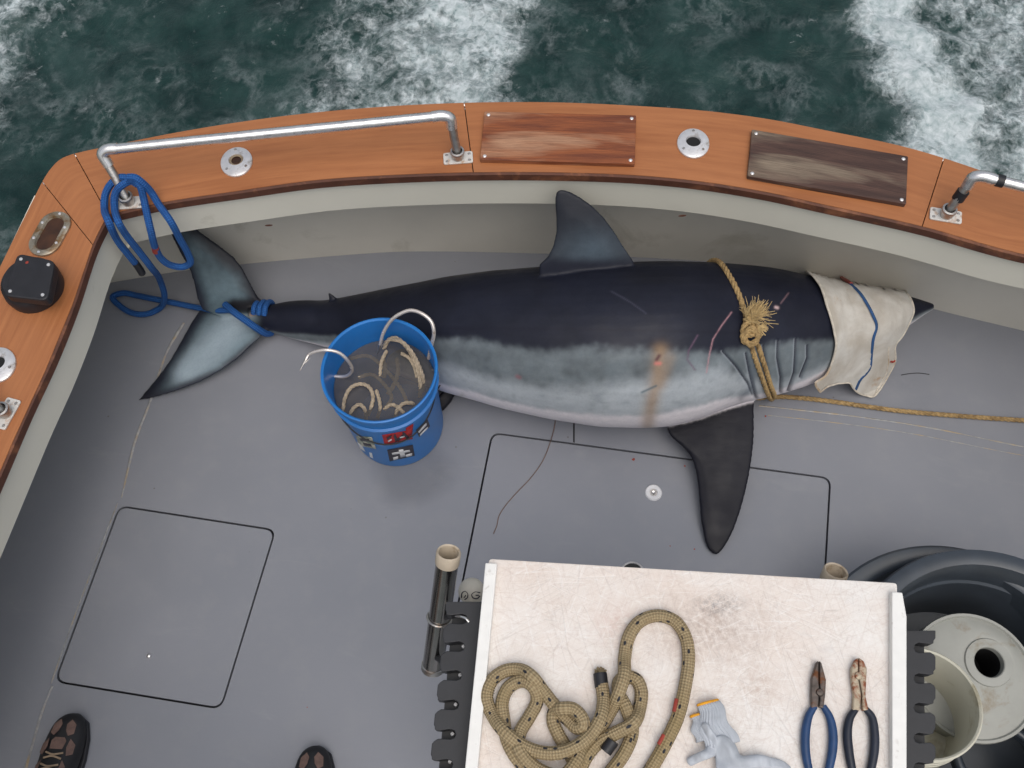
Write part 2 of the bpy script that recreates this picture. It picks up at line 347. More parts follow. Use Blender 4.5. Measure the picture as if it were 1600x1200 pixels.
M = dict(
 deck=m_deck(), wood=m_wood(),
 edge=simple('dark_worn_wood_edge', (.10, .036, .02), .65, scale=25, dirt=(.26, .10, .045), dscale=14),
 cream=simple('cream_gelcoat', (.75, .725, .63), .4, var=.03, scale=6, dirt=(.5, .47, .38), dscale=5, dthr=.7),
 inner=simple('bulwark_lower_paint', (.66, .63, .56), .5, var=.04, scale=6, dirt=(.48, .45, .38), dscale=4, dthr=.64),
 hull=simple('hull_paint', (.55, .56, .56), .35, var=.03),
 groove=simple('rubber_gasket', (.018, .018, .02), .7),
 seam=simple('deck_joint_filler', (.34, .34, .34), .6, scale=60, dirt=(.42, .33, .22), dscale=22, dthr=.52, bump=.5),
 steel=simple('brushed_steel', (.8, .78, .77), .28, .9, .12, 50, .05),
 worn=simple('tarnished_steel', (.5, .48, .46), .42, 1, .2, 60, .3, dirt=(.32, .2, .12), dscale=30, dthr=.6),
 whitepl=simple('painted_metal_flange', (.62, .6, .57), .4, 0, .08, 40, .1, dirt=(.42, .24, .13), dscale=38, dthr=.6),
 chrome=simple('polished_flange', (.72, .71, .72), .35, .5, .08, 60, .1, dirt=(.4, .35, .3), dscale=40, dthr=.62),
 brass=simple('tarnished_oval_frame', (.4, .35, .27), .35, .7, .3, 40, .2, dirt=(.24, .13, .05), dscale=24, dthr=.52),
 amber=simple('amber_stained_well', (.05, .018, .006), .4, 0, .5, 25),
 black=simple('black_plastic', (.014, .014, .018), .5, 0, .2, 40, .1),
 hole=simple('dark_hole', (.006, .006, .007), .8), tan=simple('tan_tube_liner', (.3, .23, .15), .7, dirt=(.1, .07, .05)),
 pad1=m_weathered('worn_teak_pad', (.13, .032, .014), (.34, .10, .03), (.48, .27, .16)),
 pad2=m_weathered('grey_worn_teak_pad', (.04, .019, .015), (.11, .055, .04), (.27, .21, .15)),
 board=m_board(), boardedge=simple('board_lip_plastic', (.84, .83, .8), .45, var=.04, scale=40, dirt=(.55, .52, .48), dscale=50, dthr=.66),
 comb=simple('black_comb_plastic', (.022, .023, .027), .5, var=.2),
 cream_pvc=simple('cream_pvc_liner', (.52, .44, .34), .5, var=.12, dirt=(.3, .22, .14), dscale=30),
 dsteel=simple('polished_dark_tube', (.38, .36, .34), .22, 1, .1, 20, .02),
 blue=simple('blue_bucket_plastic', (.015, .175, .52), .38, var=.1, scale=9, bump=.05),
 bluerope=m_braid('blue_braided_rope', (.015, .13, .42), (.006, .05, .2), 110, 4),
 tanrope=simple('manila_rope_fibre', (.4, .27, .12), .85, var=.35, scale=140, bump=.6, dirt=(.22, .14, .06), dscale=30, dthr=.55),
 tanfray=simple('frayed_fibre', (.5, .36, .17), .9, var=.3, scale=90),
 beigerope=m_braid('beige_kernmantle_rope', (.43, .34, .2), (.25, .18, .095), 105, 6, fleck=(.02, .022, .03), dirt=(.3, .22, .1)),
 bucketrope=simple('wet_cotton_rope', (.42, .34, .24), .7, var=.25, scale=120, bump=.5),
 cloth=m_cloth('soiled_white_canvas', (.57, .55, .51), (.44, .4, .345), (.4, .25, .14)), stripe=simple('blue_woven_stripe', (.02, .075, .2), .8),
 red=simple('blood_red', (.3, .035, .02), .5), hem=simple('cloth_hem', (.58, .53, .45), .85, var=.2, scale=80, dirt=(.4, .27, .15)),
 glove=m_cloth('grey_cotton_glove', (.52, .55, .6), (.36, .385, .42)), orange=simple('orange_cuff_band', (.75, .34, .02), .8),
 plblue=simple('blue_dipped_grip', (.015, .05, .14), .4), plnavy=simple('navy_dipped_grip', (.014, .018, .032), .4),
 plsteel=simple('dark_tool_steel', (.12, .1, .09), .45, .8, .4, 70, .3, dirt=(.13, .05, .02), dscale=60, dthr=.55),
 plrust=simple('rusty_tool_steel', (.45, .38, .28), .5, .4, .2, 60, .4, dirt=(.22, .06, .02), dscale=75, dthr=.5),
 tub=simple('black_rubber_tub', (.042, .052, .066), .33, var=.2, scale=12),
 lid=simple('dirty_white_plastic', (.35, .355, .325), .45, var=.1, scale=12, dirt=(.24, .19, .12), dscale=11, dthr=.6),
 wbucket=simple('yellowed_white_bucket', (.6, .58, .48), .45, var=.06, scale=10, dirt=(.36, .3, .17), dscale=9, dthr=.62),
 shoe=simple('black_shoe_leather', (.012, .012, .014), .55), shoepatch=simple('brown_suede_panel', (.15, .095, .08), .85, var=.25, scale=60), lace=simple('tan_shoelace', (.3, .22, .15), .8),
 trouser=simple('dark_trousers', (.03, .035, .05), .9), skinm=simple('person_skin', (.45, .26, .18), .55), shirt=simple('grey_shirt', (.2, .21, .23), .9), hair=simple('brown_hair', (.05, .03, .02), .8),
 sticker_w=simple('cream_sticker', (.55, .52, .44), .5, dirt=(.16, .2, .16), dscale=60, dthr=.5), sticker_r=simple('red_sticker', (.45, .02, .02), .5),
 sticker_k=simple('dark_sticker', (.035, .03, .045), .5), white=simple('white_print', (.7, .7, .72), .5, var=.04),
 line=simple('mono_leader_line', (.16, .1, .08), .5), shark=m_shark(), water=m_water(), hookm=simple('bright_hook_steel', (.72, .66, .62), .25, .6, .1, 60, .05, dirt=(.3, .16, .1), dscale=50, dthr=.66),
 float=simple('cream_float_foam', (.62, .58, .5), .6, var=.1, dirt=(.4, .33, .25)),
)
def m_murk():
    q = N('murky_bait_water'); c = q.co()
    base = q.mix(q.ramp(q.noise(c, 9, 5, .6, .8), [(.35, 0.0), (.7, 1.0)]), (.085, .08, .076), (.15, .135, .12))
    q.bump(q.noise(c, 30, 2), .08, .003)
    return q.fin(base, .1, Alpha=.68)
M['murk'] = m_murk()
def m_tint():
    q = N('translucent_dark_gloss'); tc_ = q.n('TexCoord'); sp_ = q.n('SeparateXYZ'); q.L(tc_.outputs['UV'], sp_.inputs[0]); e_ = q.math('ADD', sp_.outputs[0], q.math('MULTIPLY', q.noise(q.co(), 8, 4), .25)); return q.fin((.05, .055, .065), .25, Alpha=q.ramp(e_, [(.62, .13), (1.1, 0.0)]))
M['dark_tint'] = m_tint()

# ------------------------------------------------------------------ sea
def sea():
    WZ = -.75
    def axis(lo, hi, step, far):
        a = list(np.arange(lo, hi, step)); s = step; x = a[-1]; up = []
        while x < far: s *= 1.22; x += s; up.append(x)
        s = step; x = lo; dn = []
        while x > -far: s *= 1.22; x -= s; dn.append(x)
        return np.array(dn[::-1] + a + up)
    X = axis(-2.8, 2.9, .022, 1200); Y = axis(2.3, 4.4, .022, 1200)
    GX, GY = np.meshgrid(X, Y); x = GX.ravel(); y = GY.ravel()
    z = np.full(x.shape, WZ)
    near = np.exp(-((x/14)**2 + ((y-3)/14)**2))
    r2 = np.random.default_rng(11); k = 0
    for i in range(26):
        lam = .12*1.17**i; an = r2.uniform(-1.3, 1.3)+1.2; ph = r2.uniform(0, 6.28); amp = .0035*lam**.55
        kx, ky = math.cos(an)*2*math.pi/lam, math.sin(an)*2*math.pi/lam
        z += amp*np.sin(kx*x+ky*y+ph+1.2*np.sin(.7*kx*y-.5*ky*x+ph))*(near if lam < 3 else 1)
    def band(p, q, w0, w1):
        a = at(*p, WZ); b = at(*q, WZ); d = (b-a).normalized(); L = (b-a).length
        t = (x-a.x)*d.x + (y-a.y)*d.y; wob = .05*np.sin(t*7+1)+.03*np.sin(t*17)
        s = (x-a.x)*-d.y + (y-a.y)*d.x + wob
        wd = w0 + (w1-w0)*np.clip(t/L, -1.5, 1.5); wd = np.maximum(wd, .08)
        return s, wd
    m = np.zeros(x.shape)
    s, wd = band((670, 165), (760, -10), .38, .27); m = np.maximum(m, np.exp(-np.abs(s/wd)**3)*.82)
    s, wd = band((540, 165), (640, -10), .30, .28); m = np.maximum(m, np.exp(-np.abs(s/wd)**2.5)*.5)
    s, wd = band((1460, 200), (1385, -10), .20, .16); m = np.maximum(m, np.exp(-np.abs(s/wd)**3)*1.25)
    s, wd = band((1590, 260), (1530, -10), .38, .3); m = np.maximum(m, np.exp(-np.abs(s/wd)**3)*.62)
    s, wd = band((-90, 210), (40, -10), .22, .2); m = np.maximum(m, np.exp(-np.abs(s/wd)**2)*.62)
    m = m * np.exp(-np.maximum(0, y-6)/10) + .03
    zz = z + .05*np.clip(m, 0, 1)*(.5+.5*np.sin(9*x+3*np.sin(8*y))*np.sin(11*y+2*np.sin(7*x)))
    nx, ny = len(X), len(Y); me = bpy.data.meshes.new('sea')
    idx = np.arange(nx*ny).reshape(ny, nx)
    f = np.stack([idx[:-1, :-1], idx[:-1, 1:], idx[1:, 1:], idx[1:, :-1]], -1).reshape(-1, 4)
    me.from_pydata(np.c_[x, y, zz].tolist(), [], f.tolist())
    at_ = me.attributes.new('foam', 'FLOAT', 'POINT'); at_.data.foreach_set('value', m.astype(np.float32))
    me.polygons.foreach_set('use_smooth', [True]*len(me.polygons)); me.materials.append(M['water'])
    o = bpy.data.objects.new('sea', me); sc.collection.objects.link(o); o['kind'] = 'structure'
    o['label'] = 'dark green sea churned by white wake foam behind the boat'
sea()

# ------------------------------------------------------------------ bulwark curves (surveyed on the level planes they lie in)
ZC = .60
outer_px = [(0,417),(33,350),(66,284),(79,264),(94,249),(116,240),(147,233),(281,206),(400,187),(500,175),(625,165),(750,160),(870,160),(987,165),(1100,173),(1200,186),(1287,203),(1412,229),(1475,247),(1600,286)]
inner_px = [(0,745),(41,650),(82,562),(115,480),(147,385),(170,338),(250,320),(375,301),(500,284),(650,275),(800,272),(950,275),(1030,280),(1110,289),(1200,304),(1287,323),(1440,357),(1600,401)]
ax = Vector((-.262, -.965, 0)).normalized(); C0 = Vector((.365, 1.707, 0)); nrm = Vector((.965, -.262, 0)).normalized()
def mir(p): d = (p-C0).dot(nrm); q = p - nrm*(2*d) + nrm*.36 - ax*.25; return q
O = [at(*p, ZC) for p in outer_px]; I = [at(*p, ZC) for p in inner_px]
gl = (O[0]-O[1]).normalized(); O = [O[0]+gl*3.4, O[0]+gl*1.2] + O; gi = (I[0]-I[1]).normalized(); I = [I[0]+gi*3.4, I[0]+gi*1.2] + I
# starboard corner and gunwale: mirrored about the boat's own axis
Or = [mir(p) for p in O if p.x < -.9][::-1]; Ir = [mir(p) for p in I if p.x < -.9][::-1]
O = O + [Or[0]*.5+O[-1]*.5 + Vector((.03,.02,0))] + Or; I = I + Ir
def corner_join(P): return P
Os = spline(O, 10); Is = []
# the inner edge has a true corner at (170,338): splined on either side of it
ci = min(range(len(I)), key=lambda i: (I[i]-at(170,338,ZC)).length); cj = min(range(len(I)), key=lambda i: (I[i]-mir(at(170,338,ZC))).length)
Is = spline(I[:ci+1], 10)[:-1] + spline(I[ci:cj+1], 10)[:-1] + spline(I[cj:], 10)
def nearest(P, q): return min(range(len(P)), key=lambda i: (P[i]-q).length)
def offset(P, d):
    out = []
    for i, p in enumerate(P):
        a = P[max(0, i-1)]; b = P[min(len(P)-1, i+1)]; t = (b-a).normalized(); out.append(p + Vector((-t.y, t.x, 0))*d)
    return out
def setz(P, z): return [Vector((p.x, p.y, z)) for p in P]
# ------------------------------------------------------------------ deck with hatch openings
rec = [at(300,421), at(387,412), at(560,397), at(640,393), at(840,396), at(1000,402), at(1150,413), at(1300,437), at(1456,482), at(1600,517)]
recL = Vector((-1.26, 1.668, 0))
rec = [recL + gi*4.6*1.0, recL + gi*1.5, recL] + rec
rec_r = [Vector((2.1, 1.1, 0)), Vector((2.1, 1.1, 0)) + gl*4.4]
Rs = [rec[0], rec[1], rec[2]] + spline(rec[2:] , 8)[1:] + rec_r
h1 = [at(186,789), at(432,827), at(346,1109), at(84,1066)]
h2a, h2b = at(768,675), at(1299,746); lft = (at(727,880)-h2a).normalized(); h2 = [h2a, h2b, h2b + (at(1291,890)-h2b).normalized()*.62, h2a + lft*.62]
def inset(poly, d):
    c = sum(poly, Vector((0,0,0)))/len(poly); n = len(poly); out = []
    for i, p in enumerate(poly):
        a = (poly[i-1]-p).normalized(); b = (poly[(i+1)%n]-p).normalized(); s = abs(a.cross(b).z); out.append(p + (a+b)*(d/max(s, .3)))
    return out
def deck():
    bm = bmesh.new()
    loops = [setz(offset(Rs, .004), 0), [Vector((p.x, p.y, 0)) for p in rpoly(h1, .03, 6)], [Vector((p.x, p.y, 0)) for p in rpoly(h2, .03, 6)]]
    ed = []
    for lp in loops:
        vs = [bm.verts.new(p) for p in lp]; ed += [bm.edges.new((vs[i], vs[(i+1) % len(vs)])) for i in range(len(vs))]
    bmesh.ops.triangle_fill(bm, edges=ed, use_beauty=True)
    for f in bm.faces:
        if f.normal.z < 0: f.normal_flip()
    # gutters under the lids
    for lp in loops[1:]:
        top = [bm.verts.new(p) for p in lp]; bot = [bm.verts.new(p - Vector((0,0,.03))) for p in lp]; n = len(lp)
        for i in range(n): bm.faces.new((top[i], bot[i], bot[(i+1)%n], top[(i+1)%n]))
    me = bpy.data.meshes.new('deck'); bm.to_mesh(me); bm.free(); me.materials.append(M['deck'])
    o = bpy.data.objects.new('deck', me); sc.collection.objects.link(o); o['kind'] = 'structure'; o['label'] = 'grey painted cockpit deck of the boat'
    for lp in loops[1:]:
        obj('gutter', MB().prism([p for p in lp], -.045, -.0301), M['groove'], o, smooth=False)
    def bead(px, wd, h):
        P = spline([at(*p, .0) for p in px], 14); b = MB(); L = []; R = []; T = []
        fr = frames(P)
        for i, p in enumerate(P):
            s = wd*(.55+.75*mnoise.noise(p*38)**2+.3*mnoise.noise(p*11)); side = fr[i][1]; w2 = max(.0012, s)
            L.append(p-side*w2 + Vector((0,0,.0006))); R.append(p+side*w2+ Vector((0,0,.0006))); T.append(p+side*w2*.3*mnoise.noise(p*50)+Vector((0,0,h)))
        b.strip(L, T); b.strip(T, R); return b
    obj('joint_bead', bead([(287,505),(262,548),(232,635),(212,687),(190,778)], .0062, .005), M['seam'], o)
    obj('joint_bead', bead([(82,1072),(66,1112),(52,1160),(36,1215),(0,1330)], .0062, .005), M['seam'], o)
    obj('joint_bead', bead([(184,786),(150,874),(115,968),(80,1068)], .0026, .003), M['seam'], o)
    obj('joint_bead', bead([(1186,634),(1260,642),(1330,650),(1450,668),(1610,700),(1900,745)], .0035, .0022), M['seam'], o)
    obj('joint_bead', bead([(1200,649),(1300,660),(1420,677),(1600,712),(1900,760)], .002, .0016), M['seam'], o)
    obj('joint_line', MB().strip([at(895.5,640,.0008), at(895.5,691,.0008)], [at(898,640,.0008), at(898,692,.0008)]), M['groove'], o)
    return o
deck_o = deck()
def hatch(poly, label, kind):
    c = sum(poly, Vector((0,0,0)))/4; t = thing('deck_hatch', label, 'hatch', c, 'flush lids in the grey deck')
    obj('lid', MB().prism(rpoly(inset(poly, .005), .026, 6), -.028, .0005), M['deck'], t, bevel=.0015, smooth=False)
    return t
def latch(c, r, t, dark=False):
    k0 = .84 if dark else .45
    l = obj('latch', MB().lathe([(r*k0, .002), (r*(k0+.03), .0045 if dark else .0035), (r*.9, .005), (r, .003), (r*1.02, .0004)], 28, Matrix.Translation(c)), M['chrome' if dark else 'white'], t)
    obj('latch_ring', MB().lathe([(r*.0, .0025), (r*.2, .004), (r*.28, .0015)], 20, Matrix.Translation(c)), M['steel'], l)
    obj('latch_well', MB().lathe([(r*.27, .0012), (r*(k0+.01), .0012), (r*(k0+.01), .003)], 20, Matrix.Translation(c)), M['groove' if dark else 'worn'], l)
t1 = hatch(h1, 'small grey square deck hatch near the left gunwale with one tiny bright knob', 's')
obj('knob', MB().lathe([(.0001, .006), (.004, .0055), (.0065, .003), (.0075, .0006)], 16, Matrix.Translation(at(233,1025))), M['steel'], t1)
t2 = hatch(h2, 'wide grey deck hatch between the shark and the cutting board, with round latch', 'b')
latch(at(1021,770), .0235, t2); latch(at(988,897), .034, t2, True)

# ------------------------------------------------------------------ bulwark
bw = thing('boat_bulwark', 'cream bulwark topped with varnished orange wood curving round the grey deck', 'bulwark', (-.1, 1.6, 0))
def cap_plank(o0, o1, i0, i1, n, label=None, ends=(True, True)):
    a, b = nearest(Os, o0), nearest(Os, o1); c, d = nearest(Is, i0), nearest(Is, i1)
    A = resample(Os[a:b+1], n); B = resample(Is[c:d+1], n)
    B = [p + (q-p).normalized()*.0074 for p, q in zip(B, A)]
    g = .0012
    for (k, s) in ((0, 1), (-1, -1)):
        dA = (A[1]-A[0]).normalized() if k == 0 else (A[-2]-A[-1]).normalized()
        A[k] = A[k] + dA*g; B[k] = B[k] + ((B[1]-B[0]) if k == 0 else (B[-2]-B[-1])).normalized()*g
    m = MB(); zt, zb = ZC, ZC-.022
    U = [0]
    for i in range(n-1): U.append(U[-1] + (A[i+1]-A[i]).length)
    K = 6; v = []; uvp = []
    for i in range(n):
        for k in range(K+1):
            p = A[i].lerp(B[i], k/K); v.append(Vector((p.x, p.y, zt))); uvp.append((U[i], (A[i]-p).length))
    for i in range(n):
        for k in (0, K): p = A[i] if k == 0 else B[i]; v.append(Vector((p.x, p.y, zb))); uvp.append((U[i], (0 if k == 0 else .25)))
    W = K+1; base = n*W; f = []
    for i in range(n-1):
        for k in range(K): f.append((i*W+k, i*W+k+1, (i+1)*W+k+1, (i+1)*W+k)[::-1])
        f.append((i*W, base+2*i, base+2*(i+1), (i+1)*W)); f.append((i*W+K, (i+1)*W+K, base+2*(i+1)+1, base+2*i+1))
        f.append((base+2*i, base+2*i+1, base+2*i+3, base+2*i+2))
    f.append(tuple(range(W)) + (base+1, base)); f.append((base+2*(n-1), base+2*(n-1)+1) + tuple((n-1)*W+k for k in range(K, -1, -1)))
    m.add(v, f, [[uvp[i] for i in q] for q in f])
    o = obj('cap_plank', m, M['wood'], bw, label=label, smooth=False)
    bmm = bmesh.new(); bmm.from_mesh(o.data); bmesh.ops.recalc_face_normals(bmm, faces=bmm.faces); bmm.to_mesh(o.data); bmm.free()
    return o
A_ = lambda x, y: at(x, y, ZC)
s1, s2, s3, s4 = (A_(67,284), A_(147,385)), (A_(117,240), A_(170,338)), (A_(729,161), A_(746,273)), (A_(1472,246), A_(1440,357))
e0 = (Os[0], Is[0]); s5 = (mir(s2[0]), mir(s2[1])); s6 = (mir(s1[0]), mir(s1[1])); e1 = (Os[-1], Is[-1])
for a, b, n in ((e0, s1, 24), (s1, s2, 12), (s2, s3, 30), (s3, s4, 34), (s4, s5, 20), (s5, s6, 12), (s6, e1, 24)):
    cap_plank(a[0], b[0], a[1], b[1], n)
# worn dark inner edge strip
Ie = Is; In = offset(Is, .0072)
ed = MB(); ed.strip(setz(Ie, ZC-.003), setz(In, ZC-.0015)); ed.strip(setz(Ie, ZC-.026), setz(Ie, ZC-.003)); ed.strip(setz(In, ZC-.026), setz(Ie, ZC-.026))
obj('edge_moulding', ed, M['edge'], bw, smooth=False)
Fc = offset(Is, .012); obj('upper_facing', MB().strip(setz(Fc, .46), setz(Fc, ZC-.0225)), M['cream'], bw, solid=0)
# underside and recessed lower wall
und = MB(); nF = 260; FA = resample(Fc, nF)
def nearest_on(P, p):
    best = None
    for a, b in zip(P, P[1:]):
        d = b-a; t = max(0, min(1, (Vector((p.x, p.y, 0))-a).dot(d)/max(1e-9, d.length_squared))); q = a+d*t; e = (q-Vector((p.x, p.y, 0))).length
        if best is None or e < best[0]: best = (e, q)
    return best[1]
def fill_between(P, Q, z):
    bm = bmesh.new(); vs = [bm.verts.new((p.x, p.y, z)) for p in list(P) + list(Q)[::-1]]
    ed_ = [bm.edges.new((vs[i], vs[(i+1) % len(vs)])) for i in range(len(vs))]
    bmesh.ops.triangle_fill(bm, edges=ed_, use_beauty=True); bm.verts.index_update()
    return MB().add([v.co.copy() for v in bm.verts], [tuple(v.index for v in f.verts) for f in bm.faces])
obj('cap_bedding', fill_between(resample(Fc, 200), resample(offset(Os, -.003), 200), ZC-.0222), M['groove'], bw, smooth=False)
obj('facing_underside', fill_between(FA, Rs, .46), M['cream'], bw, smooth=False)
obj('lower_wall', MB().strip(setz(Rs, 0), setz(Rs, .4599)), M['inner'], bw)
Ob = offset(Os, .002); hull = MB(); Oh = offset(Os, -.02)
hull.strip(setz(Oh, ZC-.022), setz(Ob, ZC-.06)); hull.strip(setz(Ob, ZC-.06), setz(offset(Os, .22), 0)); hull.strip(setz(offset(Os, .22), 0), setz(offset(Os, .15), -1.0))
obj('hull_side', hull, M['hull'], bw)
rub = MB().tube(setz(offset(Os, .004), ZC-.017), .0065, 8); obj('rub_rail', rub, M['steel'], bw)
obj('drain_fitting', MB().tube([at(1066,284,.585), at(1071,288,.578), at(1080,288,.578), at(1086,284,.585)], .003, 8), M['whitepl'], bw)
for px in ((420,352), (1066,337)):
    obj('chip', MB().lathe([(.0001,.0012), (.011,.0004)], 9, axis_mat(on_plane(px[0], px[1], Vector((-.4,1.528,.46)) if px[0]<600 else Vector((.5,1.43,.46)), Vector((0,1,0))), (0,-1,.1)) @ Matrix.Diagonal((1,.35,1,1))), M['edge'], bw)

# ------------------------------------------------------------------ hand rails
def flange(t, c, d, sz=(.075, .036), m='whitepl'):
    Mx = axis_mat((0,0,0), (0,0,1), d).to_3x3(); x = Mx @ Vector((1,0,0)); y = Mx @ Vector((0,1,0))
    poly = [c + x*sz[0]/2*a + y*sz[1]/2*b for a, b in ((-1,-1), (1,-1), (1,1), (-1,1))]
    f = obj('flange', MB().prism(rpoly(poly, .005, 3), ZC+.0005, ZC+.005), M[m], t, bevel=.001, smooth=False)
    s = MB()
    for a in (-1, 1):
        for b in (-1, 1): s.lathe([(.0001, .0018), (.0028, .0016), (.004, 0)], 10, Matrix.Translation(c + x*(sz[0]/2-.009)*a + y*(sz[1]/2-.008)*b + Vector((0,0,.005))))
    obj('screws', s, M['worn'], f)['kind'] = 'stuff'
    obj('collar', MB().lathe([(.0145, .005), (.0165, .012), (.0165, .022), (.0185, .026), (.0175, .031), (.013, .032)], 20, Matrix.Translation(c)), M['worn'], f)
    return f
def rail(label, tops, bases, zt=.722, r=.0125, fd=(1,0,0), tape=False):
    t = thing('hand_rail', label, 'rail', bases[0], 'steel hand rails on the wood cap')
    T = [Vector((p.x, p.y, zt)) for p in tops]
    for k, b in enumerate(bases):
        tp = T[0] if k == 0 else T[-1]; nx = T[1] if k == 0 else T[-2]; dirn = (nx-tp).normalized()
        path = spline([b + Vector((0,0,.02)), b.lerp(tp, .45)+Vector((0,0,.01)), b.lerp(tp, .82), tp + dirn*.012 - Vector((0,0,.0)), tp + dirn*.03], 5)
        obj('post', MB().tube(path, r*.88, 16), M['worn'], t)
        obj('elbow', MB().tube(spline([b.lerp(tp, .72), b.lerp(tp, .93), tp + dirn*.016, tp + dirn*.042], 6), r*1.12, 16), M['steel'], t)
        flange(t, b, fd)
        if tape:
            obj('tape_band', MB().tube([b.lerp(tp, .42), b.lerp(tp, .62)], r*1.18, 14), M['black'], t); obj('tape_band', MB().tube([tp+dirn*.048, tp+dirn*.064], r*1.18, 14), M['black'], t)
    L = list(T); L[0] = T[0] + (T[1]-T[0]).normalized()*.02
    if len(bases) > 1: L[-1] = T[-1] + (T[-2]-T[-1]).normalized()*.02
    obj('grip_bar', MB().tube(spline(L, 8) if len(L) > 2 else L, r, 18), M['steel'], t)
    return t
zt = .722
b1, b2 = A_(203,318), A_(716,248)
rail('long straight steel hand rail at the left of the stern, blue rope on its post', [at(157,235,zt), at(702,180,zt)], [b1, b2])
b3 = A_(1477,338); p3 = at(1524,273,zt); d3 = (at(1600,292,zt)-p3).normalized()
e3 = Vector((0,0,0)); far3 = p3 + d3*.62; bf = far3 + (b3-p3)*Vector((1,1,0)).x*1.0; bf.z = ZC
rail('steel hand rail with black tape at the right end of the stern cap', [p3, far3], [b3, Vector((far3.x+(b3-p3).x, far3.y+(b3-p3).y, ZC))], fd=(1,-.3,0), tape=True)
b4 = A_(11,647); dl = gl
rail('steel hand rail on the left gunwale below the round rod holder, only its flange showing', [b4+Vector((-.055,.03,0)), b4+gl*.5+Vector((-.055,.03,0))], [b4, b4+gl*.5], fd=(.35,.94,0))

# ------------------------------------------------------------------ rod holders
def rod_holder(c, label, rx=.041, ry=.047, hr=.018, dark=True, rot=0, hoff=(0, .004)):
    t = thing('rod_holder', label, 'rod holder', c, 'flush rod holders in the wood cap')
    Mx = Matrix.Translation(c) @ Matrix.Rotation(rot, 4, 'Z'); n = 36
    m = MB(); rings = [(1.0, 0, .0008), (.985, 0, .0045), (.86, 0, .0072), ('h', 1.28, .0082), ('h', 1.1, .0086), ('h', 1.0, .006), ('h', .98, -.004)]
    v = []
    for a_, b_, z in rings:
        for i in range(n):
            q = 2*math.pi*i/n
            if a_ == 'h': v.append(Mx @ Vector((hoff[0]+hr*b_*math.cos(q), hoff[1]+hr*b_*.94*math.sin(q), z)))
            else: v.append(Mx @ Vector((rx*a_*math.cos(q), ry*a_*math.sin(q), z)))
    f = [(k*n+i, k*n+(i+1)%n, (k+1)*n+(i+1)%n, (k+1)*n+i) for k in range(len(rings)-1) for i in range(n)]
    m.add(v, f); p = obj('mounting_plate', m, M['chrome'], t)
    s = MB()
    for a in (90, 215, 325): q = math.radians(a); s.lathe([(.0001, .001), (.003, .0008), (.0038, -.001)], 10, Mx @ Matrix.Translation((rx*.72*math.cos(q), ry*.78*math.sin(q), .0083)))
    obj('screws', s, M['worn'], p)['kind'] = 'stuff'
    o = Mx @ Vector((hoff[0], hoff[1], .0018)); obj('socket', MB().lathe([(.0001, 0), (hr*1.0, 0)], 24, Matrix.Translation(o)), M['hole' if dark else 'amber'], t)
    if not dark: obj('liner', MB().lathe([(hr*.98, .0045), (hr*.8, .004), (hr*.7, .0022)], 24, Matrix.Translation(o)), M['tan'], t)
rod_holder(A_(370,254), 'oval steel rod holder with tan lining, under the long hand rail', dark=False, rot=.1)
rod_holder(A_(1083,225), 'round steel rod holder with black opening between the two worn wood pads', rot=-.15)
rod_holder(A_(-2,571), 'round steel rod holder on the left gunwale just below the black fitting', rot=.4)

# ------------------------------------------------------------------ wood pads
def pad(px, m, label):
    P = [at(x, y, ZC+.014) for x, y in px]; c = sum(P, Vector((0,0,0)))/4; c.z = ZC
    t = thing('wood_pad', label, 'wood pad', c, 'worn wooden pads screwed to the cap')
    A, B, C, D = P; nb = 1
    obj('pad_board', MB().prism(rpoly(P, .003, 2), ZC+.0006, ZC+.014, (A, B-A)), M[m], t, bevel=.0015, smooth=False)
    for p in inset(P, .011): obj('screw', MB().lathe([(.0001, .0016), (.0035, .0012), (.0048, 0)], 12, Matrix.Translation(Vector((p.x, p.y, ZC+.0142)))), M['chrome'], t)
pad([(757,174),(994,180),(992,256),(750,249)], 'pad1', 'reddish worn wooden pad with four screws beside the long hand rail')
pad([(1175,202),(1419,244),(1416,319),(1168,275)], 'pad2', 'dark greyed wooden pad with four screws near the taped rail')

# ------------------------------------------------------------------ oval hawse frame and black fitting
def hawse():
    c = A_(79,366); u = (A_(96,333)-A_(60,398)).normalized(); v = Vector((-u.y, u.x, 0)); t = thing('hawse_hole', 'oval tarnished metal frame round a dark amber opening in the left gunwale cap', 'fairlead', c)
    def stad(L, r, z, n=14):
        out = []
        for s in (1, -1):
            for i in range(n+1):
                a = -math.pi/2 + math.pi*i/n; out.append(c + u*(s*(L+r*math.cos(a))) + v*(s*r*math.sin(a)) + Vector((0,0,z)))
        return out
    m = MB(); rings = [stad(.026, .041, .0008), stad(.026, .040, .005), stad(.026, .034, .0075), stad(.026, .025, .0065), stad(.026, .022, .001)]; n = len(rings[0])
    m.add([p for r in rings for p in r], [(k*n+i, k*n+(i+1)%n, (k+1)*n+(i+1)%n, (k+1)*n+i) for k in range(4) for i in range(n)]); fr_ = obj('oval_frame', m, M['brass'], t)
    obj('well', MB().add(stad(.026, .0235, .0015), [tuple(range(n))]), M['amber'], t)
    for a, b in ((.062, 0), (-.062, 0), (.025, .031), (.025, -.031), (-.025, .031), (-.025, -.031)):
        obj('screw', MB().lathe([(.0001, .0018), (.003, .0015), (.004, 0)], 10, Matrix.Translation(c + u*a*.94 + v*b + Vector((0,0,.0072)))), M['chrome'], t)
hawse()
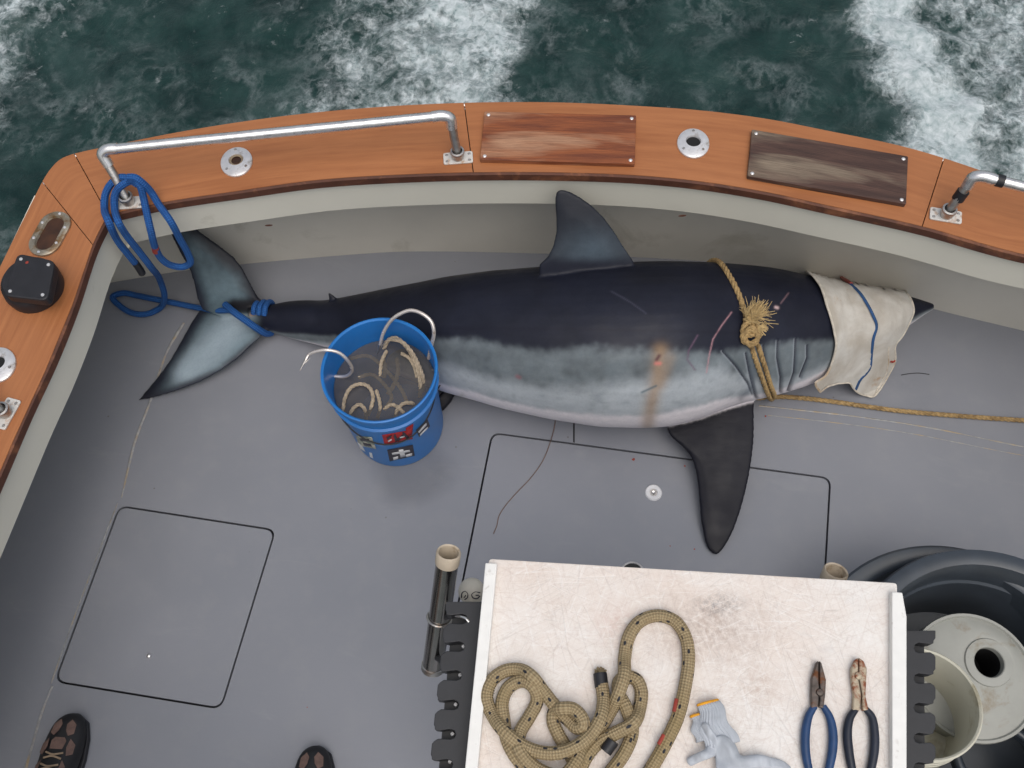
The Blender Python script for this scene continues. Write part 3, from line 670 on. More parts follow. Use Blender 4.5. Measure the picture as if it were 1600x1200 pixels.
def black_fitting():
    c = A_(57,452); t = thing('black_deck_fitting', 'black round plastic fitting with four-screw square cover on the left gunwale', 'deck fitting', c)
    obj('round_body', MB().lathe([(.068, .001), (.07, .02), (.066, .04), (.056, .052), (.0001, .054)], 40, Matrix.Translation(c)), M['black'], t)
    zt_ = ZC+.078; P = [at(x, y, zt_) for x, y in ((27,395),(86,407),(74,470),(4,462))]
    obj('square_cover', MB().prism(rpoly(P, .018, 5), ZC+.05, zt_), M['black'], t, bevel=.004, smooth=False)
    for p in inset(P, .014): obj('screw', MB().lathe([(.0001, .002), (.0035, .0016), (.0045, 0)], 10, Matrix.Translation(Vector((p.x, p.y, zt_)))), M['chrome'], t)
    cc = sum(P, Vector((0,0,0)))/4; obj('red_dot', MB().lathe([(.0001, .001), (.004, 0)], 10, Matrix.Translation(at(42,410,zt_+.0005))), M['red'], t)
black_fitting()
pe = thing('pad_eye', 'small bright eye plate under the blue rope at the stern corner', 'eye plate', at(205,330,.59))
obj('eye', MB().tube(spline([at(200,331,.578), at(203,336,.572), at(208,335,.572), at(210,329,.578)], 4), .0028, 8), M['chrome'], pe)
obj('eye_base', MB().box(at(205,328,.585), (.03, .016, .008)), M['edge'], pe, smooth=False)

# ------------------------------------------------------------------ the shark
ST = [(392,478,508),(410,477,515),(427,477,521),(445,471,527),(480,468,536),(505,470,542),(540,464,553),(580,456,570),(625,447,590),(663,440,605),(700,432,617),(737,427,627),(775,422,639),(850,416,656),(925,411,668),(1000,408,670),(1041,407,667),(1087,408,654),(1120,409,640),(1157,412,628),(1190,415,622),(1219,419,614),(1259,428,602),(1294,438,582),(1330,446,562),(1370,453,542),(1400,458,521),(1428,464,502),(1448,471,489),(1459,476,481)]
sx, sy, sz_, sr = [], [], [], []
for x, yu, yl in ST:
    du, dl_ = ray(x, yu), ray(x, yl); au = math.atan2(du.y, -du.z); al = math.atan2(dl_.y, -dl_.z); ac = (au+al)/2; be = (au-al)/2
    k = math.sin(be)/math.cos(ac); r = H*k/(1+k); zc = r
    if x > 1150:
        f = min(1, (x-1150)/200); zc = r*(1-f) + .15*f; r = (H-zc)*k
    if x < 440: zc = max(zc, .055); r = (H-zc)*k
    dx = (du.x/-du.z + dl_.x/-dl_.z)/2
    sx.append(dx*(H-zc)); sy.append(math.tan(ac)*(H-zc)); sz_.append(zc); sr.append(r)
sx, sy, sz_, sr = map(np.array, (sx, sy, sz_, sr))
def shc(x): return np.interp(x, sx, sy), np.interp(x, sx, sz_), np.interp(x, sx, sr)
FD = Vector((0, math.cos(math.radians(52)), math.sin(math.radians(52))))     # way the back points
def sinterp(xx):
    # smooth interpolation of the stations
    return [np.interp(xx, sx, a) for a in (sy, sz_, sr)]
def fin_solid(b, outline, nrm_, t_edge, t_mid, shrink=.5):
    c = sum(outline, Vector((0,0,0)))/len(outline); n = len(outline); v = []
    for s, th in ((1, t_edge), (1, t_mid)): pass
    rings = []
    for side in (1, -1):
        e = [p + nrm_*(side*t_edge) for p in outline]; m_ = [c + (p-c)*shrink + nrm_*(side*t_mid) for p in outline]
        rings.append((e, m_))
    (e1_, m1), (e2, m2) = rings; v = e1_ + m1 + e2 + m2
    f = []
    for i in range(n):
        j = (i+1) % n
        f += [(i, j, n+j, n+i), (2*n+j, 2*n+i, 3*n+i, 3*n+j), (j, i, 2*n+i, 2*n+j)]
    f += [tuple(range(n, 2*n)), tuple(range(3*n, 4*n))[::-1]]
    b.add(v, f)
def shark():
    b = MB(); xs = []
    X = np.concatenate([[sx[0]], np.linspace(sx[0]+.01, sx[-1]-.01, 120), [sx[-1]]]); ya, za, ra = sinterp(X)
    ker = np.array([1,2,3,2,1.])/9
    def sm(a): e = np.r_[np.repeat(a[0],2), a, np.repeat(a[-1],2)]; return np.convolve(e, ker, 'valid')
    ya, za, ra = sm(ya), sm(za), sm(ra); n = 48; v = []; f = []
    for x, y, z, r in zip(X, ya, za, ra):
        for k in range(n): q = 2*math.pi*k/n; v.append((x, y+r*math.cos(q), z+r*math.sin(q)))
    m = len(X)
    for i in range(m-1):
        for k in range(n): f.append((i*n+k, (i+1)*n+k, (i+1)*n+(k+1)%n, i*n+(k+1)%n))
    f += [tuple(range(n)), tuple(range((m-1)*n, m*n))[::-1]]; b.add(v, f)
    # dorsal fin
    nx = Vector((1,0,0)); nD = nx.cross(FD).normalized()
    y0, z0, r0 = shc(at(920, 420, .3).x); base = Vector((0, y0, z0)) + FD*(r0*.97)
    dpx = [(1002,428),(990,408),(975,386),(960,362),(944,340),(926,322),(908,309),(890,299),(876,296),(868,301),(867,318),(869,340),(869,362),(864,385),(855,402),(842,414),(838,428)]
    O_ = [on_plane(x, y, base, nD) for x, y in dpx]; O_[0] -= FD*.1; O_[-1] -= FD*.1; O_.append(O_[-1].lerp(O_[0], .5)-FD*.03)
    fin_solid(b, O_, nD, .005, .012)
    # second dorsal, keel, pelvic
    y1, z1, r1 = shc(at(520, 475, .1).x); base = Vector((0, y1, z1)) + FD*r1*.8
    O_ = [on_plane(x, y, base, nD) for x, y in ((512,457),(517,458),(526,466),(541,470),(538,484),(518,484))]; fin_solid(b, O_, nD, .004, .005)
    # caudal fin: upper lobe leaning up against the wall, lower lobe on the deck
    root = at(398, 490, .06); up = Vector((-.35, .62, .62)).normalized(); nU = up.cross(Vector((1, .05, 0))).normalized()
    upx = [(424,478),(404,466),(392,443),(380,420),(366,402),(346,386),(322,369),(300,352),(276,340),(262,345),(268,368),(283,398),(296,420),(303,442),(308,466),(316,484),(360,500),(400,502)]
    fin_solid(b, [on_plane(x, y, root, nU) for x, y in upx], nU, .004, .013)
    tip = at(216,626,.008); lo = (tip-root).normalized(); side = Vector((.5,-.86,0)); nL = lo.cross(side).normalized()
    lpx = [(428,510),(414,520),(396,537),(372,560),(345,579),(312,597),(275,611),(240,621),(216,626),(228,612),(248,588),(268,560),(285,530),(300,503),(314,482),(350,476),(400,486)]
    fin_solid(b, [on_plane(x, y, root, nL) for x, y in lpx], nL, .004, .013)
    # pectoral fin: root under the flank, blade resting on the deck
    yr, zr, rr = shc(at(1120, 650, .1).x); r0 = at(1110, 655, .085); tp = at(1118, 866, .008); ln = (tp-r0).normalized(); nP = ln.cross(Vector((1, -.1, .0))).normalized()
    ppx = [(1178,606),(1178,640),(1178,682),(1173,728),(1164,772),(1150,818),(1136,848),(1119,867),(1106,857),(1098,830),(1093,790),(1089,748),(1081,717),(1066,697),(1050,684),(1042,666),(1080,640),(1120,615)]
    P_ = [on_plane(p.x, p.y, r0, nP) for p in spline([(x, y, 0) for x, y in ppx], 3)]; fin_solid(b, P_, nP, .005, .011)
    # pelvic fin
    pv = [(700,604),(712,616),(704,630),(694,641),(684,646),(680,622)]; c0 = at(700,620,.03); nV = Vector((.2,-.5,.85)).normalized()
    fin_solid(b, [on_plane(x, y, c0, nV) for x, y in pv], nV, .004, .007)
    me = bpy.data.meshes.new('tmp'); me.from_pydata(b.v, [], b.f); to = bpy.data.objects.new('tmp', me); sc.collection.objects.link(to)
    bm = bmesh.new(); bm.from_mesh(me); bmesh.ops.recalc_face_normals(bm, faces=bm.faces); bm.to_mesh(me); bm.free()
    q = to.modifiers.new('r', 'REMESH'); q.mode = 'VOXEL'; q.voxel_size = .0038
    q = to.modifiers.new('s', 'SMOOTH'); q.factor = .6; q.iterations = 10
    dg = bpy.context.evaluated_depsgraph_get(); ev = to.evaluated_get(dg); me2 = bpy.data.meshes.new_from_object(ev)
    bpy.data.objects.remove(to); me2.name = 'shark'
    nv = len(me2.vertices); V = np.zeros(nv*3); me2.vertices.foreach_get('co', V); V = V.reshape(-1, 3)
    Nn = np.zeros(nv*3); me2.vertices.foreach_get('normal', Nn); Nn = Nn.reshape(-1, 3)
    # survey coordinates of every vertex
    Rn = np.array(RM); cv = (V-[0,0,H]) @ Rn; px = 800 - F*cv[:,0]/cv[:,2]; py = 600 + F*cv[:,1]/cv[:,2]
    face = ((np.array([0,0,H])-V)*Nn).sum(1) > 0
    y_, z_, r_ = sinterp(V[:,0]); dy, dz = V[:,1]-y_, V[:,2]-z_; rad = np.hypot(dy, dz); ang = np.arctan2(dz, dy)
    isbody = (rad < r_+.006)
    fd = math.radians(52); dl = np.abs((ang-fd+math.pi) % (2*math.pi) - math.pi)     # angle away from the back line
    def bound(pts):
        out = []
        for x, y in pts:
            X_ = at(x, y, .15).x
            for _ in range(4):
                d = ray(x, y); yc, zc, r = shc(X_); al = math.atan2(d.y, -d.z); acx = math.atan2(yc, H-zc); D = math.hypot(yc, H-zc)
                s = max(-.999, min(.999, D*math.sin(al-acx)/r)); th = math.asin(s)       # angle off the line of sight
                toward = math.atan2(H-zc, -yc); phi = toward - (th - (al-acx))
                zz = zc + r*math.sin(phi); X_ = d.x/-d.z*(H-zz)
            out.append((X_, abs((phi-fd+math.pi) % (2*math.pi) - math.pi)))
        out.sort(); return np.interp(V[:,0], [o[0] for o in out], [o[1] for o in out])
    B1 = bound([(420,516),(475,522),(520,524),(600,528),(680,530),(749,530),(794,540),(842,545),(925,541),(1000,545),(1060,548),(1125,549),(1160,543),(1200,536),(1260,531),(1300,530),(1400,505),(1450,485)])
    B2 = bound([(420,519),(520,535),(600,550),(692,567),(756,588),(850,604),(925,602),(1000,590),(1078,582),(1125,572),(1160,585),(1220,596),(1290,570),(1400,512),(1450,487)])
    B3 = bound([(420,520),(520,541),(640,585),(720,606),(790,627),(869,642),(925,647),(996,649),(1060,640),(1120,625),(1180,616),(1220,608),(1290,577),(1400,516),(1450,488)])
    def nz(s, o=0):
        return np.array([mnoise.fractal(Vector(p)*s + Vector((o,o,o)), .6, 2.1, 5) for p in V])
    n1 = nz(22); n2 = nz(7, 5.3); n3 = nz(70, 9.1)
    def ss(a, lo, hi): t = np.clip((a-lo)/(hi-lo), 0, 1); return (t*t*(3-2*t))[:, None]
    C = lambda *c: np.array(c)[None, :]
    dark = C(.0145, .0165, .029)*(1+.25*n2[:, None]); dark = dark*(1-.25*ss(dl, .9, .2)) 
    col = dark
    g1 = (C(.155, .18, .195)*(1+.25*n1[:, None]+.25*n2[:, None])) ; g2 = C(.42, .455, .485)*(1+.12*n2[:, None]); g3 = C(.84, .79, .82)*np.ones((nv,1))
    col = col*(1-ss(dl-B1+.022*n1+.03*n3, -.06, .09)) + g1*ss(dl-B1+.022*n1+.03*n3, -.06, .09)
    w2 = ss(dl-B2+.05*n1, -.12, .16); col = col*(1-w2) + g2*w2
    w3 = ss(dl-B3+.03*n1+.03*n3, -.05, .09); col = col*(1-w3) + g3*w3
    # bruise mottling on the pale flank
    mt = ss(n1+.4*n3, .15, .6)*(ss(dl-B1, .02, .1))*(1-w3)*.22; col = col*(1-mt) + C(.05, .075, .095)*mt
    # fins
    fin = ~isbody
    def poly_d(P):
        P = np.array(P, float); d = np.full(nv, 1e9)
        for a, c in zip(P, P[1:]):
            e = c-a; t = np.clip(((px-a[0])*e[0]+(py-a[1])*e[1])/(e@e), 0, 1); d = np.minimum(d, np.hypot(px-a[0]-t*e[0], py-a[1]-t*e[1]))
        return d
    tail = (px < 418) ; dors = fin & (V[:,2] > .2) & (px > 800) & (px < 1030); pect = fin & (py > 620) & (px > 1000) & (px < 1200); pelv = fin & (px > 670) & (px < 730) & (py > 600)
    ed_ = poly_d([(404,466),(380,420),(346,386),(300,352)]); ed2 = np.minimum(poly_d([(216,626),(248,588),(285,530),(314,482)]), poly_d([(262,345),(283,398),(303,442),(316,484)])); ed3 = poly_d([(216,626),(275,611),(345,579),(396,537),(428,510)])
    body_t = C(.10, .145, .17)*(1+.4*n2[:, None]+.12*n3[:, None]); ctr = np.exp(-(poly_d([(372,500),(330,545),(290,580)])/26)**2)[:, None]*(py > 490)[:, None]
    body_t = body_t*(1-ctr) + C(.34, .42, .48)*ctr
    ek = ss(ed_+5*n2, 30, 4); body_t = body_t*(1-ek) + C(.02, .022, .03)*ek
    ek = ss(ed2+3*n2, 22, 2); body_t = body_t*(1-ek) + C(.022, .026, .04)*ek
    ek = ss(ed3+2*n2, 11, 0); body_t = body_t*(1-ek) + C(.03, .035, .05)*ek
    tpt = np.exp(-(np.hypot(px-216, py-626)/34)**2)[:, None]; body_t = body_t*(1-tpt) + C(.012, .012, .018)*tpt
    bk = ((px > 352)*np.exp(-(poly_d([(366,478),(400,478)])/12)**4))[:, None]; body_t = body_t*(1-bk) + C(.01, .01, .014)*bk
    tw = ss(px, 412, 392); col = col*(1-tw) + body_t*tw
    dc = C(.02, .022, .03)*np.ones((nv,1)); dg_ = (np.exp(-(np.hypot((px-925)/48, (py-392)/34))**2))[:, None]; dc = dc*(1-dg_) + C(.07, .095, .12)*dg_*(1+.2*n1[:, None])  # pale-blue sheen near the dorsal fin base painted into the skin colour
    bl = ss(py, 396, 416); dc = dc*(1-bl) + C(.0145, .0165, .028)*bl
    col = np.where(dors[:, None], dc, col)
    col = np.where((pect | pelv)[:, None], C(.009, .009, .015)*(1+.2*n2[:, None]), col)
    near = fin & ~dors & ~pect & ~pelv & (px >= 418); col = np.where(near[:, None], C(.014, .015, .024), col)
    ne = len(me2.edges); E_ = np.zeros(ne*2, int); me2.edges.foreach_get('vertices', E_); E_ = E_.reshape(-1, 2)
    col = np.broadcast_to(col, (nv, 3)).copy()
    for _ in range(2):
        acc = col.copy(); cnt = np.ones(nv)
        for a_, b_ in ((0, 1), (1, 0)):
            for ch in range(3): acc[:, ch] += np.bincount(E_[:, a_], weights=col[E_[:, b_], ch], minlength=nv)
            cnt += np.bincount(E_[:, a_], minlength=nv)
        col = acc/cnt[:, None]
    disp = np.zeros(nv)
    def mark(pts, wd, c, a=1.0, dent=0, cond=None):
        nonlocal col, disp
        d = poly_d(pts); k = np.exp(-(d/wd)**2)*face*(isbody if cond is None else cond)*a
        col = col*(1-k[:, None]) + C(*c)*k[:, None]; disp -= np.exp(-(d/(wd*1.3))**2)*face*isbody*dent
    # gill slits
    for g in ([(1130,549),(1150,572),(1169,600),(1176,618)], [(1166,552),(1172,585),(1181,622)], [(1216,533),(1215,560),(1220,590),(1219,613)], [(1244,530),(1243,555),(1241,583),(1231,611)], [(1193,540),(1197,575),(1203,615)], [(1262,540),(1262,560),(1250,590)]):
        mark([(x-2.5, y) for x, y in g], 1.6, (.5, .55, .6), .5); mark([(x+2.5, y) for x, y in g], 2.2, (.07, .09, .11), .5); mark(g, 1.5, (.015, .015, .03), .95, .005)
    mark([(1157,622),(1176,605),(1180,560)], 5, (.08, .1, .13), .5)
    # rusty stain, wounds and scratches
    mark([(1032,548),(1027,590),(1018,630),(1012,664)], 12, (.36, .22, .11), .62); mark([(1048,560),(1034,600)], 9, (.3, .2, .12), .4)
    mark([(1026,562),(1030,556)], 3, (.08, .02, .03), .9); mark([(1025,568),(1031,568)], 3, (.6, .2, .17), .9)
    mark([(1143,488),(1128,508),(1114,530),(1108,556),(1104,582)], 1.0, (.5, .27, .3), .8); mark([(1090,524),(1076,548),(1074,562),(1086,578)], 1.3, (.14, .08, .13), .75)
    mark([(1212,480),(1215,481)], 2.2, (.7, .5, .5), .9); mark([(1232,458),(1220,474)], 1.0, (.3, .18, .2), .6)
    mark([(955,455),(985,472),(1010,490)], 1.1, (.06, .06, .09), .7); mark([(1003,613),(1025,603)], 1.8, (.1, .15, .18), .8)
    mark([(808,588),(812,590)], 3, (.28, .12, .14), .7); mark([(715,622),(722,618)], 4, (.6, .56, .52), .7)
    mark([(700,513),(900,514),(1160,520)], 2.5, (.011, .011, .022), .5)
    # tail base: pale crease by the knot
    mark([(392,492),(400,488)], 3, (.4, .25, .16), .8, cond=np.ones(nv, bool))
    # fleshy fold before the pectoral fin
    V2 = V + Nn*disp[:, None]; me2.vertices.foreach_set('co', V2.ravel())
    ca = me2.color_attributes.new('skin', 'FLOAT_COLOR', 'POINT'); ca.data.foreach_set('color', np.c_[np.clip(col, .002, .9), np.ones(nv)].ravel().astype(np.float32))
    me2.materials.clear(); me2.materials.append(M['shark']); me2.polygons.foreach_set('use_smooth', [True]*len(me2.polygons))
    o = bpy.data.objects.new('shark', me2); sc.collection.objects.link(o)
    tag(o, 'big dead shark with dark back and pale belly lying across the grey deck', 'shark')
    return o
shark()

def shark_h(X, Y, pad=0):
    yc, zc, r = shc(X); r = r+pad; d = Y-yc
    return zc + math.sqrt(max(0, r*r-d*d)) if abs(d) < r else -1
def drop(x, y, hf, z0=.6):
    """walk down the line of sight until it meets the height field hf"""
    z = z0
    while z > 0:
        p = at(x, y, z)
        if hf(p.x, p.y) >= z: return p
        z -= .0015
    return at(x, y, max(0, hf(p.x, p.y)))

# ------------------------------------------------------------------ canvas over the head
def cloth():
    def hf(X, Y):
        yc, zc, r = shc(min(X, sx[-1]-.02)); r = max(r, .035)+.006; d = Y-yc
        if abs(d) < .9*r: h = zc+math.sqrt(r*r-d*d)
        else:
            e = abs(d)-.9*r; h = zc+.436*r - e*2.2
        return max(h, .006)
    L = [(1238,411),(1258,424),(1277,443),(1291,476),(1300,505),(1305,542),(1297,574),(1288,590),(1273,600),(1281,614)]
    T = [(1238,411),(1258,409),(1284,414),(1312,425),(1359,436),(1403,449)]
    R = [(1403,449),(1417,461),(1427,486),(1422,502),(1409,527),(1398,542),(1397,567),(1386,590),(1375,609)]
    B = [(1281,614),(1294,605),(1325,602),(1337,614),(1350,619),(1364,621),(1375,609)]
    n = 56; V3 = lambda P: [Vector((x, y, 0)) for x, y in P]
    Lc, Tc, Rc, Bc = [resample(spline(V3(P), 10), n+1) for P in (L, T, R, B)]
    v = []; uv = []
    for i in range(n+1):
        for j in range(n+1):
            s, t = j/n, i/n
            p = Lc[i]*(1-s)+Rc[i]*s + Tc[j]*(1-t)+Bc[j]*t - (Tc[0]*(1-s)*(1-t)+Tc[-1]*s*(1-t)+Bc[0]*(1-s)*t+Bc[-1]*s*t)
            q = drop(p.x, p.y, hf, .42)
            fold = .007*mnoise.noise(Vector((q.x*7, q.y*12, 2))) + .0035*mnoise.noise(Vector((q.x*40, q.y*40, 7))) + .006*math.exp(-((j/n-.42-.15*math.sin(t*3))/.05)**2)*t + .004*math.exp(-((i/n-.05)/.05)**2)*math.sin(j*.9)*(1 if j < 22 else 0)
            q = q + Vector((0, 0, max(fold, -.004)+.004)); v.append(q); uv.append((s, t))
    w_ = n+1; f = [(i*w_+j, i*w_+j+1, (i+1)*w_+j+1, (i+1)*w_+j) for i in range(n) for j in range(n)]
    c = at(1330, 530, 0); t_ = thing('canvas_cover', 'soiled white canvas with a blue stripe draped over the head of the shark', 'cloth', c)
    m = MB(); m.add(v, [q[::-1] for q in f], [[uv[k] for k in q[::-1]] for q in f]); o = obj('canvas', m, M['cloth'], t_, solid=.0025, autosmooth=180)
    g = lambda i, j: v[i*w_+j] + Vector((0,0,.002))
    obj('hem', MB().tube([g(i, 0) for i in range(n+1)], .0032, 7), M['hem'], t_); obj('hem', MB().tube([g(i, n) for i in range(n+1)], .0026, 7), M['hem'], t_)
    obj('hem', MB().tube([g(i, int(n*.9-4+i*.06)) for i in range(int(n*.6), n+1)], .0022, 7), M['hem'], t_)
    obj('hem', MB().tube([g(n, j) for j in range(n+1)], .0026, 7), M['hem'], t_)
    # blue stripe: snapped to the canvas
    from mathutils.kdtree import KDTree
    def lift(x, y):
        best = None
        for q in v:
            pr = project(q); d = (pr[0]-x)**2+(pr[1]-y)**2
            if best is None or d < best[0]: best = (d, q)
        return at(x, y, best[1].z) + Vector((0,0,.0055))
    S = [(1327,444),(1344,461),(1356,480),(1364,496),(1369,511),(1364,530),(1361,552),(1358,577),(1352,586),(1344,594),(1336,611)]
    sp = resample(spline([lift(x, y) for x, y in S], 6), 60); fr = frames(sp)
    A = [p - fr[i][1]*.004 for i, p in enumerate(sp)]; B_ = [p + fr[i][1]*.004 for i, p in enumerate(sp)]
    obj('blue_stripe', MB().strip(A, B_), M['stripe'], t_, solid=.0015)
    for pts, r in (([(1308,430),(1314,435),(1322,440),(1329,445)], .0065), ([(1390,566),(1394,567),(1397,565)], .004)):
        obj('red_patch', MB().tube([lift(x, y) for x, y in pts], r*.8, 8), M['red'], t_)
def project(p):
    cv = RM.transposed() @ (Vector(p)-Vector((0,0,H))); return (800-F*cv.x/cv.z, 600+F*cv.y/cv.z)
cloth()

# ------------------------------------------------------------------ manila rope with knot round the shark
def sh_pts(px, lift_=.008): return [drop(x, y, lambda X, Y: shark_h(X, Y, lift_)) for x, y in px]
def manila():
    t = thing('manila_rope', 'tan laid rope knotted round the shark with frayed end, running right', 'rope', at(1180,620,0))
    r = .0075
    Xr = at(1140, 430, .33).x
    def ring(px0, px1):
        pass
    up = sh_pts([(1126,411),(1133,420),(1141,433),(1149,448),(1156,464),(1162,482),(1168,500),(1174,520)], r*.7)
    back = []; yc, zc, rr = shc(up[0].x)
    a0 = math.atan2(up[0].z-zc, up[0].y-yc)
    for k in range(1, 6): a = a0 - k*.18; back.append(Vector((up[0].x-.003*k, yc+(rr+r*.7)*math.cos(a), zc+(rr+r*.7)*math.sin(a))))
    obj('rope_strand', MB().twist(spline(back[::-1]+up, 6), r), M['tanrope'], t)
    d1 = sh_pts([(1174,540),(1180,560),(1187,580),(1194,600),(1202,620)], r*.7); d2 = sh_pts([(1184,538),(1191,560),(1198,582),(1204,602),(1210,618)], r*.7)
    tail_ = [at(1206,622,.012), at(1219,620,.009), at(1262,623,.008), at(1312,629,.008), at(1360,636,.008), at(1406,642,.008), at(1500,650,.008), at(1600,657,.008), at(1760,668,.008), at(1990,690,.008)]
    obj('rope_strand', MB().twist(spline(d1 + [at(1206,624,.02)], 6), r*.9), M['tanrope'], t)
    obj('rope_strand', MB().twist(spline(d2 + tail_, 6), r*.9), M['tanrope'], t)
    obj('rope_strand', MB().twist(spline([at(1209,617,.02), at(1196,621,.02), at(1182,622,.03), at(1176,615,.02)], 6), r*.8), M['tanrope'], t)
    # knot: wraps of real strand
    K = drop(1172, 520, lambda X, Y: shark_h(X, Y, .012)); toward = (Vector((0,0,H))-K).normalized(); ex = Vector((1,0,0)); ex = (ex-toward*ex.dot(toward)).normalized(); ey = toward.cross(ex)
    k = obj('knot', MB().twist(spline([K+ex*a*.001+ey*b*.001+toward*c*.001 for a, b, c in ((-14,32,2),(12,22,12),(20,4,8),(2,-6,16),(-18,4,8),(-10,22,14),(14,28,4),(22,-8,6),(6,-26,12),(-16,-22,8),(-18,-4,14),(8,6,20),(18,-16,12),(0,-32,8),(-14,-12,14),(4,14,22),(14,2,18))], 6), r*.95), M['tanrope'], t)
    rg = random.Random(3); fr_ = MB()
    base = K + ey*.036 + ex*.004 + toward*.008
    for i in range(170):
        an = rg.gauss(.85, .55); ln = rg.uniform(.02, .058); d = (ex*math.cos(an) + ey*math.sin(an)).normalized(); st = base + ex*rg.uniform(-.012,.012)+ey*rg.uniform(-.012,.012) + toward*rg.uniform(0,.012)
        c1 = st + d*ln*.5 + toward*rg.uniform(-.002,.016) + ex*rg.gauss(0,.006); c2 = st + d*ln + ex*rg.gauss(0,.006)+ey*rg.gauss(0,.006) + toward*rg.uniform(-.006,.012)
        fr_.tube(spline([st, c1, c2], 3), lambda u, s=rg.uniform(.0009,.0019): s*(1-.6*u), 4)
    for i in range(50):
        an = rg.gauss(-.1, .35); ln = rg.uniform(.012, .034); st = K + ex*.012 + ey*.012 + toward*.01; d = ex*math.cos(an)+ey*math.sin(an)
        fr_.tube(spline([st, st+d*ln*.6+toward*.006, st+d*ln+ey*rg.gauss(0,.004)], 3), .0012, 4)
    obj('frayed_end', fr_, M['tanfray'], t)
    fs = MB()
    fs.twist(spline([K+ey*.02+toward*.012, base, base+ey*.022+ex*.012+toward*.01, base+ey*.03+ex*.02], 5), r*.9); obj('rope_strand', fs, M['tanfray'], t)
manila()

# ------------------------------------------------------------------ blue rope
def blue_rope():
    t = thing('blue_rope', 'blue braided rope looped on the stern rail post and tied round the shark tail', 'rope', at(200,400,0))
    r = .0092; fp = Vector((-.95, 1.43, .5)); fn = Vector((-.14, 1, 0)).normalized()
    def fx(x, y, dz=0): return on_plane(x, y, fp - fn*.0, fn)
    def g(x, y, z): return at(x, y, z)
    post = b1 + Vector((-.0, 0, 0))
    # outer strand with dark whipped end, hung over the post
    A = [g(206,281,.655), g(190,277,.66), g(175,286,.65), g(165,303,.63), g(163,325,.612), fx(170,347), fx(183,375), fx(200,397), fx(212,412)]
    obj('rope_loop', MB().tube(spline(A, 8), r, 14), M['bluerope'], t)
    obj('whipped_end', MB().tube([fx(211,410), fx(218,420), fx(222,427)], r*1.06, 12), M['black'], t)
    B = [g(215,288,.66), g(205,283,.665), g(190,290,.66), g(180,303,.64), g(179,325,.615), fx(185,347), fx(197,367), fx(215,390), fx(235,416), g(250,438,.2), g(257,463,.1), g(250,481,.02), g(232,490,.012), g(210,490,.012), g(190,480,.012), g(176,464,.014), g(192,458,.014), g(215,462,.014), g(240,467,.028), g(280,475,.03), g(310,481,.04), g(340,485,.075), g(362,484,.10)]
    obj('rope_loop', MB().tube(spline(B, 8), r, 14), M['bluerope'], t)
    Cc = [g(199,281,.672), g(210,281,.672), g(219,291,.66), g(224,308,.63), g(228,327,.61), fx(236,362), fx(243,388), fx(252,404), fx(266,414), fx(285,417), fx(297,411), fx(293,395), fx(282,375), fx(266,345), g(247,318,.61), g(236,300,.635), g(224,287,.665), g(212,278,.68), g(200,277,.68)]
    obj('rope_loop', MB().tube(spline(Cc, 8), r, 14), M['bluerope'], t)
    obj('red_marker', MB().tube([fx(242,385), fx(244,393)], r*1.05, 12), M['red'], t)
    D = [g(352,476,.10), g(366,488,.115), g(383,500,.11), g(400,512,.09), g(416,521,.05), g(424,520,.03)]
    obj('rope_loop', MB().tube(spline(D, 8), r*1.15, 14), M['bluerope'], t)
    # turns round the tail root
    for k, x0 in enumerate((396, 405, 414)):
        X0 = at(x0, 475, .1).x; yc, zc, rr = shc(X0); P = []
        for i in range(20):
            a = math.radians(-60 + 165*i/19); q = rr+.010-.012*max(0, (i-16)/3); P.append(Vector((X0+.010*math.cos(a), yc+q*math.cos(a), max(.009, zc+q*math.sin(a)))))
        obj('rope_turn', MB().tube(P, r*.92, 12), M['bluerope'], t)
blue_rope()

